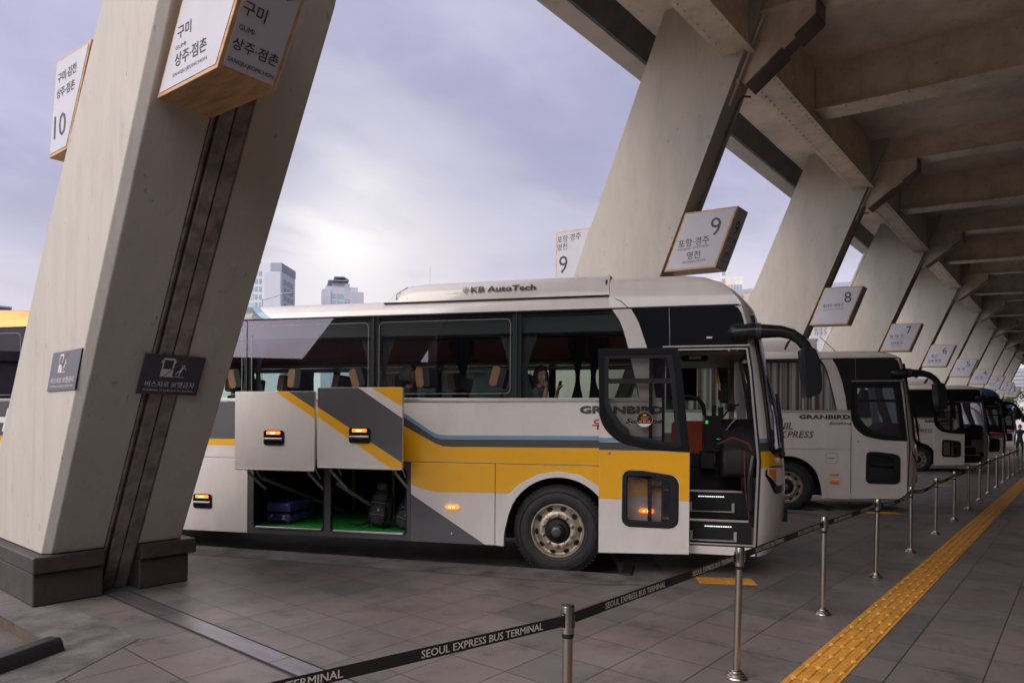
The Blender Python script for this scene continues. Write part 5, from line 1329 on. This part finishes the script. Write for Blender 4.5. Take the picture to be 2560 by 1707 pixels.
def seated(x,y,face,label,hood=False,phone=False):
    """passenger in the nearest bus; x,y = bus coordinates of the head, seat level 1.72"""
    B=bmat(); zf=1.28
    hc=Vector((x,y,2.375 if not hood else 2.40))
    R=Rig(); hip=R.j((x-.02,y,1.80),(.16,.12)); wa=R.j((x-.03,y,1.98),(.14,.10),hip); ch=R.j((x-.03,y,2.12),(.165,.105),wa)
    nk=R.j((x-.015,y,2.235),.055,ch); R.j((hc.x,hc.y,2.30),.050,nk)
    for sd in (-1,1):
        sh=R.j((x-.03,y+sd*.17,2.165),.062,ch); el=R.j((x+.02,y+sd*.22,1.93),.045,sh)
        if phone and sd>0: 
            w=R.chain([((x+.17,y+.05,2.05),.034),((x+.20,y+.0,2.13),.027)],el); R.hand(w,(.25,-.15,.9),(.9,-.3,0),1,.7)
        elif phone:
            w=R.chain([((x+.08,y-.10,2.14),.036),((x+.085,y-.075,2.21),.027)],el); R.hand(w,(-.1,.25,.95),(-.9,.5,0),-1,.5)
        else:
            w=R.chain([((x+.22,y+sd*.16,1.86),.036),((x+.27,y+sd*.13,1.85),.028)],el); R.hand(w,(1,-.2*sd,-.1),(0,0,-1),sd,.4)
        kn=R.chain([((x+.10,y+sd*.10,1.80),.085),((x+.42,y+sd*.11,1.80),.062),((x+.44,y+sd*.11,1.52),.05),((x+.44,y+sd*.11,1.36),.042),((x+.54,y+sd*.11,1.33),.035)],hip)
    body=skin_body('person',R.v,R.e,R.r,0)
    M,hmb=head_parts(body,hc,face,True)
    top,mid=(MT['coat_gray'],MT['coat_dark'])
    def fn(c):
        if c.z>2.235 and (c-hc).length<.17: return 0
        if phone and c.x>x+.05 and c.z>2.10: return 0
        if not phone and c.x>x+.245 and c.z>1.80 and c.z<1.9: return 0
        return 1 if c.z>1.80 else 2
    merge_head(body,hmb,[MT['skin'],top,MT['trouser']],fn)
    body.matrix_world=B; tag(body,label,'person')
    face_bits(body,M); hair_shell(M,body,side=2.12 if phone else 2.0,low=-.20 if phone else -.10,flare=.25 if phone else 0)
    if phone:
        mb=MB(); mb.plate([rrect(-.036,.036,-.075,.075,.01)],-.004,.004,lambda u,v,w:tuple(Vector((x+.235,y-.02,2.245))+Vector((.25,.9,0)).normalized()*u+Vector((.3,-.1,.95)).normalized()*v+Vector((-.93,.3,.3)).normalized()*w))
        ph=mb.build('smartphone',MT['black'],None,bevel=.002); ph.matrix_world=B; tag(ph,'black smartphone held up by the woman at the bus window','phone')
        mb=MB(); mb.lathe([(.10,2.17),(.105,2.20),(.085,2.235),(.07,2.225)],Matrix.Translation((x-.02,y,0)),20); mb.build('collar',MT['coat_gray'],body,smooth=60)
    if hood:
        rows=[]
        for i in range(9):
            ph=math.pi/2-i*math.pi*.62/8; r=[]
            for j in range(25):
                th=math.pi+(-1+2*j/24)*2.2; r.append(M@Vector((math.cos(ph)*math.sin(th)*.118,math.cos(ph)*math.cos(th)*.150-.015,math.sin(ph)*.150+.0 if ph>-.3 else math.sin(ph)*.17)))
            rows.append(r)
        mb=MB(); mb.grid(rows); mb.build('hood',MT['coat_gray'],body,smooth=180)
    return body
seated(-.30,.50,(.62,-.78,-.03),'black haired woman at the front passenger window of the striped bus, looking out',phone=True)
seated(-2.03,.50,(.97,-.2,-.1),'passenger in a gray hood seen from the side in the middle bus window',hood=True)

def walker():
    P=(46.9,2.69); f=Vector((-1,-.15,0)).normalized(); s_=Vector((0,0,1)).cross(f)
    pt=lambda a,b,z:Vector((P[0],P[1],0))+f*a+s_*b+Vector((0,0,z))
    R=Rig(); hip=R.j(pt(0,0,.93),(.155,.11)); wa=R.j(pt(0,0,1.12),(.14,.105),hip); ch=R.j(pt(0,0,1.34),(.175,.115),wa); nk=R.j(pt(.01,0,1.49),.058,ch); R.j(pt(.02,0,1.56),.052,nk)
    for sd in (-1,1):
        sh=R.j(pt(0,sd*.19,1.40),.062,ch); q=R.chain([(pt(-.02*sd,sd*.26,1.13),.046),(pt(.06*sd+.04,sd*.27,.92),.036),(pt(.08*sd+.05,sd*.27,.87),.028)],sh); R.hand(q,(pt(.1*sd,sd*.02,-1)-pt(0,0,0)),-s_*sd,sd,.5)
        q=R.chain([(pt(.03*sd,sd*.10,.82),.088),(pt(.10*sd+.03,sd*.10,.49),.062),(pt(.06*sd,sd*.10,.12),.044),(pt(.06*sd+.02,sd*.10,.045),.04),(pt(.06*sd+.16,sd*.11,.03),.032)],hip)
    body=skin_body('person',R.v,R.e,R.r,0)
    hc=pt(.03,0,1.645); M,hmb=head_parts(body,hc,f,True)
    def fn(c):
        d=c-Vector((P[0],P[1],0)); b=abs(d.dot(s_))
        if c.z>1.50: return 0
        if c.z<.90 and b>.215: return 0
        if c.z<.07: return 4
        if c.z<.90: return 3
        return 2 if b>.195 and c.z<1.46 else 1
    merge_head(body,hmb,[MT['skin'],MT['vest'],MT['shirt'],MT['trouser'],MT['blackm']],fn)
    tag(body,'man in a navy vest and pale sleeves walking on the platform at the far right','person')
    face_bits(body,M); hair_shell(M,body,side=1.75,low=-.06)
walker()

# ------------------------------------------------------------------ luggage in the open bays
def at_bus(o): o.matrix_world=bmat()@o.matrix_world; return o
def suitcase():
    r=empty('suitcase',(0,0,0),'indigo ribbed hard suitcase lying in the left luggage bay','suitcase')
    x0,x1,y0,y1,z0,z1=-4.03,-3.67,.34,1.0,.436,.70
    M=Matrix.Translation(((x0+x1)/2,(y0+y1)/2,z0))
    for nm,a,b in (('lower_shell',0,.118),('upper_shell',.135,.264)):
        mb=MB(); mb.bb(-(x1-x0)/2,(x1-x0)/2,-(y1-y0)/2,(y1-y0)/2,a,b,0,M)
        s_=mb.build(nm,MT['suitcase'],r,bevel=.035,seg=4)
        mb=MB()
        for j in range(9):
            y=-.25+.0625*j; mb.bb(-(x1-x0)/2-.004,(x1-x0)/2+.004,y-.017,y+.017,a+.02,b-(.02 if a==0 else -.004),0,M)
        mb.build('rib',MT['suitcase'],s_,bevel=.012,seg=2)
    mb=MB(); mb.bb(-(x1-x0)/2-.003,(x1-x0)/2+.003,-(y1-y0)/2-.003,(y1-y0)/2+.003,.116,.137,0,M); mb.build('zip_band',MT['blackm'],r,bevel=.01)
    mb=MB(); y=-(y1-y0)/2-.004
    mb.bb(-.10,-.075,y-.006,y+.01,.075,.10,1,M); mb.bb(.07,.105,y-.006,y+.01,.075,.10,1,M); mb.bb(.07,.115,y-.006,y+.01,.045,.062,1,M)
    mb.tube([M@Vector(q) for q in ((-.075,y,.085),(-.06,y-.025,.088),(.06,y-.025,.088),(.075,y,.085))],.008,8); mb.tube([M@Vector(q) for q in ((-.09,y,.02),(-.08,y-.02,.03),(.08,y-.02,.03),(.09,y,.02))],.008,8)
    mb.build('carry_handle',[MT['blackm'],MT['pale']],r,smooth=40)
    mb=MB()
    for sx in (-1,1):
        for z in (.03,.23): mb.lathe([(.0,-.012),(.02,-.012),(.02,.012),(.0,.012)],M@Matrix.Translation((sx*.11,(y1-y0)/2+.02,z))@Matrix.Rotation(math.pi/2,4,'Y'),14)
    mb.build('castor',MT['blackm'],r,smooth=40)
    r.location=W1; r.rotation_euler=(0,0,BRZ)
suitcase()
def backpack(x,y,lean,k,label,fur):
    r=empty('backpack',W1,label,'backpack','black backpacks in the right luggage bay',BRZ)
    T=Matrix.Translation((x,y,.415))@Matrix.Rotation(lean,4,'Y')@Matrix.Rotation(-.12,4,'X')@Matrix.Scale(k,4)
    def blob(name,sx,sy,sz,c,par,m='pack',seed=0,taper=.7):
        rnd=random.Random(seed); rows=[]
        for i in range(13):
            v=i/12; ph=-math.pi/2+math.pi*v; rr=abs(math.cos(ph))**.55; tp=1-(1-taper)*v
            row=[]
            for j in range(25):
                th=2*math.pi*(j%24)/24; cx=abs(math.cos(th))**.7*(1 if math.cos(th)>0 else -1); cy=abs(math.sin(th))**.7*(1 if math.sin(th)>0 else -1)
                w=1+.05*math.sin(3*th+5*v+seed)+.035*math.sin(7*th-9*v+seed*2)
                row.append(T@Vector((c[0]+sx*rr*cx*tp*w,c[1]+sy*rr*cy*tp*w,c[2]+sz*(.5+.5*math.sin(ph))*(1+.02*math.sin(5*th)))))
            rows.append(row)
        mb=MB(); mb.grid(rows); return mb.build(name,MT[m],par,smooth=70)
    b=blob('bag_body',.155,.11,.50,(0,0,0),r,seed=1)
    blob('front_pocket',.125,.05,.24,(.0,-.105,.04),r,seed=2,taper=.9); blob('upper_pocket',.115,.04,.12,(.0,-.085,.31),r,seed=3)
    mb=MB()
    mb.tube([T@Vector(q) for q in ((-.02,.0,.49),(-.015,-.02,.545),(.03,-.02,.545),(.035,0,.49))],.009,6)
    for sx in (-1,1):
        mb.tube([T@Vector(q) for q in ((sx*.09,-.10,.44),(sx*.10,-.155,.30),(sx*.10,-.165,.14),(sx*.09,-.12,.0))],.010,6)
    mb.tube([T@Vector(q) for q in ((-.12,.02,.10),(-.20,-.06,.03),(-.30,-.10,.012),(-.38,-.06,.008))],.008,6); mb.tube([T@Vector(q) for q in ((-.11,-.03,.06),(-.17,-.14,.02),(-.26,-.16,.008))],.011,6)
    mb.build('strap',MT['blackm'],r,smooth=50)
    mb=MB(); 
    for z in (.16,.30): mb.tube([T@Vector(q) for q in ((-.10,-.148,z),(0,-.158,z+.006),(.10,-.148,z))],.003,5)
    mb.box((0.02,-.165,.22),(.022,.008,.03),0,T); mb.build('zip',MT['strut'],r)
    if fur: blob('fleece',.07,.06,.10,(-.02,-.02,.45),r,'fur',seed=5,taper=.8)
    return r
backpack(-2.40,.42,.06,1.08,'black backpack with khaki fleece on top standing in the right luggage bay',True)
backpack(-2.08,.38,.36,.95,'smaller black backpack leaning against the right end of the luggage bay',False)

# ------------------------------------------------------------------ the other buses
GB='buses parked in the bays'
b2=bus((14.06,4.57,-.104),'plain white bus with closed door and striped curtains, next to the striped bus',GB,curtain='striped',text='co',fair=.42)
b3=bus((28.9,4.69,-.104),'plain white bus with its black framed door open, third bus along',GB,door='open',text='co',fair=.42)
b4=bus((36.2,4.69,-.104),'white and gray bus with blue roof and red and blue stripes',GB,livery='blue',roof='blue_roof')
b5=bus((62.0,5.9,-.104),'farthest bus, with deep blue roof, half hidden by the blue roofed bus',GB,livery='blue',roof='blue')
def dark_cabin(root,door_open):
    mb=MB(); mb.bb(REAR,.95,.55,.57,1.28,3.05); mb.build('cabin_light_block',MT['int'],root)  # first panel is added inside the windows to block light and keep them dark
    mb=MB(); mb.bb(1.19,2.14,.2,.5,.4,.72); mb.bb(1.19,2.1,.5,.9,.4,1.02); mb.bb(1.19,2.1,.9,1.3,.4,1.27); mb.plate([[(1.75,1.27),(2.25,1.27),(2.25,1.80),(1.95,1.86),(1.75,1.70)]],.35,1.3,flat); mb.bb(1.0,1.2,.05,2.4,1.27,2.62); mb.build('cab_fittings',MT['blackm'],root)
    mb=MB(); mb.bb(1.2,2.12,.18,.22,.715,.735); mb.bb(1.2,2.08,.48,.52,1.01,1.03); mb.build('step_nosing',MT['alu'],root)
for r,o in ((b3,True),(b4,False),(b5,False)): dark_cabin(r,o)
mb=MB(); mb.bb(1.19,2.2,.9,.92,.45,1.55); mb.plate([[(1.75,1.27),(2.25,1.27),(2.25,1.80),(1.95,1.86),(1.75,1.70)]],.35,1.3,flat); mb.bb(1.0,1.2,.05,2.4,1.27,2.62); mb.build('cab_fittings',MT['int'],b2)
# antennas on the white buses
for r in (b2,b3):
    mb=MB(); mb.tube([(1.05,.6,3.28),(.72,.62,3.62)],.007,6); mb.build('antenna',MT['blackm'],r)

wheel_stop((6.90,4.02,-.104),BRZ+math.pi/2,'small black rubber wheel stop in front of the tyre of the striped bus',.55)
wheel_stop((14.55,3.94,-.104),BRZ+math.pi/2,'black rubber wheel stop with yellow corner by the tyre of the first white bus',.55)
wheel_stop((1.30,5.60,-.03),BRZ+math.pi/2+.0,'worn black rubber wheel stop at the lower left corner',.9,False)
# ------------------------------------------------------------------ buildings beyond the yard
def az_pt(az,d,z=0): return Vector((d*math.cos(rad(az)),d*math.sin(rad(az)),z))
def tower(name,az_c,d,w,dep,h,rot,label,cols,floors,fh=3.0,side_cols=0,crown=None,wall='tower',z0=14):
    c=az_pt(az_c,d); rz=rad(az_c-90+rot)
    r=empty(name,c,label,'building','distant apartment towers' if 'tower' in name else None,rz)
    mb=MB(); mb.bb(-w/2,w/2,0,dep,0,h); mb.build('wall',MT[wall],r)
    if crown: crown(r,w,dep,h)
    proto=None
    for i in range(floors):
        z=h-2.6-fh*i
        for x,ww,m in cols:
            mb=MB(); mb.bb(x-ww/2,x+ww/2,-.12,.06,z-1.6,z); o=mb.build('window',MT[m],r)
    for i in range(floors if side_cols else 0):
        z=h-5-fh*i
        for y in [dep*(j+1)/(side_cols+1) for j in range(side_cols)]:
            mb=MB(); mb.bb(w/2-.06,w/2+.12,y-1.0,y+1.0,z-1.7,z); mb.build('window',MT['tower_dark'],r)
    return r
def crown1(r,w,dep,h):
    mb=MB(); mb.bb(w/2-3.6,w/2+.15,-.15,dep+.15,h-2.6,h+.05); mb.build('dark_crown',MT['tower_dark'],r)
    mb=MB(); mb.bb(-w/2,-w/2+5.2,-.3,dep*.6,h,h+2.2); mb.build('roof_drum',MT['tower_dark'],r)
    mb=MB(); mb.bb(w/2-5.6,w/2-.2,-.25,0,0,h-3); mb.build('blank_panel',MT['tower_side'],r)
    mb=MB(); mb.bb(w/2+.02,w/2+1.6,dep*.3,dep,0,h-14); mb.build('lower_wing',MT['tower_dark'],r)
tower('apartment_tower',60.35,240,15,13,53.5,-22,'tall pale apartment tower left of the bus roof, half hidden by the double pillar',[(-6.4,1.2,'tower_glass2'),(-4.6,.8,'tower_glass'),(-2.9,2.2,'tower_glass2'),(-.9,.8,'tower_glass'),(.5,.8,'tower_glass')],13,2.6,3,crown1)
def crown2(r,w,dep,h):
    mb=MB(); mb.bb(-w*.28,w*.18,1,dep-1,h,h+2.4); mb.bb(w*.08,w*.24,-.2,dep-2,h-4.5,h+1.2); mb.build('penthouse',MT['tower_side'],r)
    mb=MB(); mb.plate([[(-w*.42,h+1.7),(w*.2,h+1.9),(w*.2,h+2.3),(-w*.42,h+1.9)]],-1.2,dep,flat); mb.plate([[(-w*.24,h+3.0),(w*.06,h+3.1),(w*.22,h+2.2),(w*.22,h+2.5),(w*.06,h+3.5),(-w*.24,h+3.3)]],-1,dep-2,flat); mb.build('roof_canopy',MT['tower_dark'],r)
    mb=MB(); mb.bb(w*.24,w*.5+2.0,-.6,dep*.7,0,h-1.6); mb.build('side_block',MT['tower_side'],r)
    mb=MB(); mb.bb(-w/2-1.2,-w/2+1.8,-.4,dep*.7,0,h-1.2); mb.build('corner_block',MT['tower'],r)
tower('apartment_tower',54.0,250,11.2,11,49.3,4,'shorter pale apartment tower with flat roof canopies above the bus roof',[(-3.1,1.9,'tower_glass2'),(-.6,2.2,'tower_glass2'),(1.3,.7,'tower_glass'),(2.4,.7,'tower_glass'),(3.8,1.2,'tower_glass2')],9,2.5,0,crown2)
r=empty('office_block',az_pt(22.63,175),'white office block with bands of windows seen under box sign 9','building',None,rad(22.63-90))
mb=MB(); mb.bb(.3,4.0,0,12,0,37.6); mb.bb(-1.3,.3,.3,12,0,40.4); mb.bb(-7.2,-1.3,.1,12,0,37.4); mb.build('wall',MT['pale'],r)
for z in (35.6,33.2,30.8):
    for x0,n in ((.5,5),(-7.0,8)):
        for i in range(n):
            mb=MB(); mb.bb(x0+.68*i,x0+.68*i+.5,-.1,.1,z-1.2,z); mb.build('window',MT['tower_glass'],r)
for z in (39.4,37.2):
    mb=MB(); mb.bb(-.9,-.1,.2,.35,z-1.3,z); mb.build('window',MT['tower_dark'],r)
# low block with a light roof seen between the pillars
r=empty('low_hall',az_pt(15.3,120),'low pale hall with glazed gable seen between the slanted pillars','building',None,rad(15.3-90))
mb=MB(); mb.bb(-14,9,0,20,0,23.4); mb.build('wall',MT['pale'],r); mb=MB(); mb.bb(-14.5,9.5,-.6,20,23.4,24.1); mb.build('roof',MT['tower_dark'],r)
for i in range(6):
    for j in range(2):
        mb=MB(); mb.bb(-13+3.6*i,-10.2+3.6*i,-.1,.1,10+6*j,14.5+6*j); mb.build('window',MT['tower_glass'],r)
# far end of the platform
r=empty('louvred_annex',(93,-2,0),'pale annex with gray louvred windows closing the far end of the platform','building')
def local_box(nm,m,*a):
    mb=MB(); mb.bb(*a); o=mb.build(nm,MT[m],r); return o
local_box('wall','pale',0,8,-8,10.5,-.1,13)
for y in (-3.5,-.5,2.5,5.5,8.2):
    f=local_box('louvre','tower_dark',-.12,.05,y-1.2,y+1.2,5.4,8.0)
    for j in range(6):
        mb=MB(); mb.bb(-.2,-.05,y-1.2,y+1.2,5.5+.42*j,5.62+.42*j); mb.build('slat',MT['bsilver'],f)
for y in (-3.5,.5,4.5,8): local_box('window','tower_glass2',-.12,.05,y-1.6,y+1.6,9.3,11.6)
# rooftop structure far left
r=empty('rooftop_hall',az_pt(78.6,120),'gray rooftop structure peeking over the yellow rear of the striped bus','building',None,rad(78.6-90))
mb=MB(); mb.bb(-14,14,0,12,0,15.3); mb.build('wall',MT['tower_dark'],r); mb=MB(); mb.bb(-1.0,4.2,0,8,15.3,17.2); mb.build('penthouse',MT['tower_side'],r); mb=MB(); mb.plate([[(-2.0,17.35),(5,17.15),(5,17.4),(-2.0,17.6)]],-1,9,flat); mb.build('roof',MT['tower_dark'],r)
mb=MB()
for i in range(15): mb.bb(-14+2*i,-13.94+2*i,0,.06,15.3,16.3)
mb.bb(-14,14,0,.06,16.24,16.3); mb.bb(-14,14,0,.06,15.8,15.85); mb.build('railing',MT['tower_dark'],r)
for i in range(3):
    mb=MB(); mb.bb(-.6+1.5*i,.5+1.5*i,-.1,.05,15.7,16.9); mb.build('window',MT['tower_glass'],r)
# street lamp and mast beyond the bus
p=az_pt(60.1,75); r=empty('street_lamp',p,'gray street lamp with two arms above the bus roof beside the tall tower','street lamp')
mb=MB(); mb.tube([(0,0,0),(0,0,14.2)],.10,8); mb.build('pole',MT['tower_side'],r)
a=Vector((math.sin(rad(60)),-math.cos(rad(60)),0))
for s_,u in ((-1,1.2),(1,2.0)):
    mb=MB(); mb.tube([(0,0,14.1),tuple(a*s_*u*.6+Vector((0,0,14.5))),tuple(a*s_*u+Vector((0,0,14.9)))],.05,6); ar=mb.build('arm',MT['tower_side'],r)
    mb=MB(); mb.tube([tuple(a*s_*u+Vector((0,0,14.9))),tuple(a*s_*(u+.9)+Vector((0,0,14.98)))],.11,8); mb.build('lamp_head',MT['tower_dark'],ar)
p=az_pt(46.87,90); r=empty('radio_mast',p,'thin radio mast rising above the roof unit of the striped bus','mast')
mb=MB(); mb.tube([(0,0,0),(0,0,15),(0,0,22.0)],[.10,.06,.03],6); mb.build('pole',MT['tower_side'],r); mb=MB(); mb.bb(-.25,.25,-.02,.02,18,18.05); mb.build('crossbar',MT['tower_side'],r)
# terminal building on the concourse side (behind the photographer, seen in reflections)
r=empty('terminal_building',(30,-9.7,0),'long stone faced terminal building on the concourse side of the platform','building')
mb=MB(); mb.bb(-58,62,-6,0,-.1,9.0); mb.bb(-70,-64,-30,11,-.1,13.5); mb.bb(-70,-58,-6,0,-.1,13.5); mb.build('wall',MT['dullwall'],r)  # tall west wing is added out of view so the right bus windows mirror dark
r=empty('garage_wing',(-42,10,0),'long dark garage wing across the yard, seen only in the bus windows','building')
mb=MB(); mb.bb(-10,0,-9,70,-.1,5.8); mb.bb(-10,-.5,22,70,5.7,17); mb.build('wall',MT['dullwall'],r); mb=MB(); mb.bb(-10.3,.6,-9.5,70.5,5.8,6.5); mb.build('roof',MT['plinth'],r)  # upper north block is added to darken what the rear bus windows reflect
# small tree at the far end
def tree(loc,h,cr,label):
    r=empty('small_tree',loc,label,'tree'); rnd=random.Random(3)
    mb=MB(); mb.tube([(0,0,0),(.05,.02,h*.4),(.0,.05,h*.7)],[.12,.09,.05],8)
    for i in range(5):
        a=i*1.3; mb.tube([(0,0,h*(.4+.06*i)),(math.cos(a)*cr*.5,math.sin(a)*cr*.5,h*(.6+.06*i))],[.05,.02],6)
    mb.build('trunk',MT['bark'],r)
    mb=MB()
    cl=[(rnd.uniform(-1,1)*cr*.6,rnd.uniform(-1,1)*cr*.6,h*rnd.uniform(.55,.95),cr*rnd.uniform(.3,.5)) for _ in range(14)]
    for cx,cy,cz,q in cl:
        for _ in range(110):
            d=Vector((rnd.gauss(0,1),rnd.gauss(0,1),rnd.gauss(0,.8))).normalized()*q*rnd.uniform(.55,1.05); p=Vector((cx,cy,cz))+d
            a=Vector((rnd.gauss(0,1),rnd.gauss(0,1),rnd.gauss(0,1))).normalized()*.13; b=a.cross(d).normalized()*.07
            mb.add([p-a,p+b,p+a,p-b],[(0,1,2,3)])
    mb.build('crown',MT['leaf'],r)
tree((84,6.0,-.1),5.4,1.9,'small green tree at the far end of the platform')
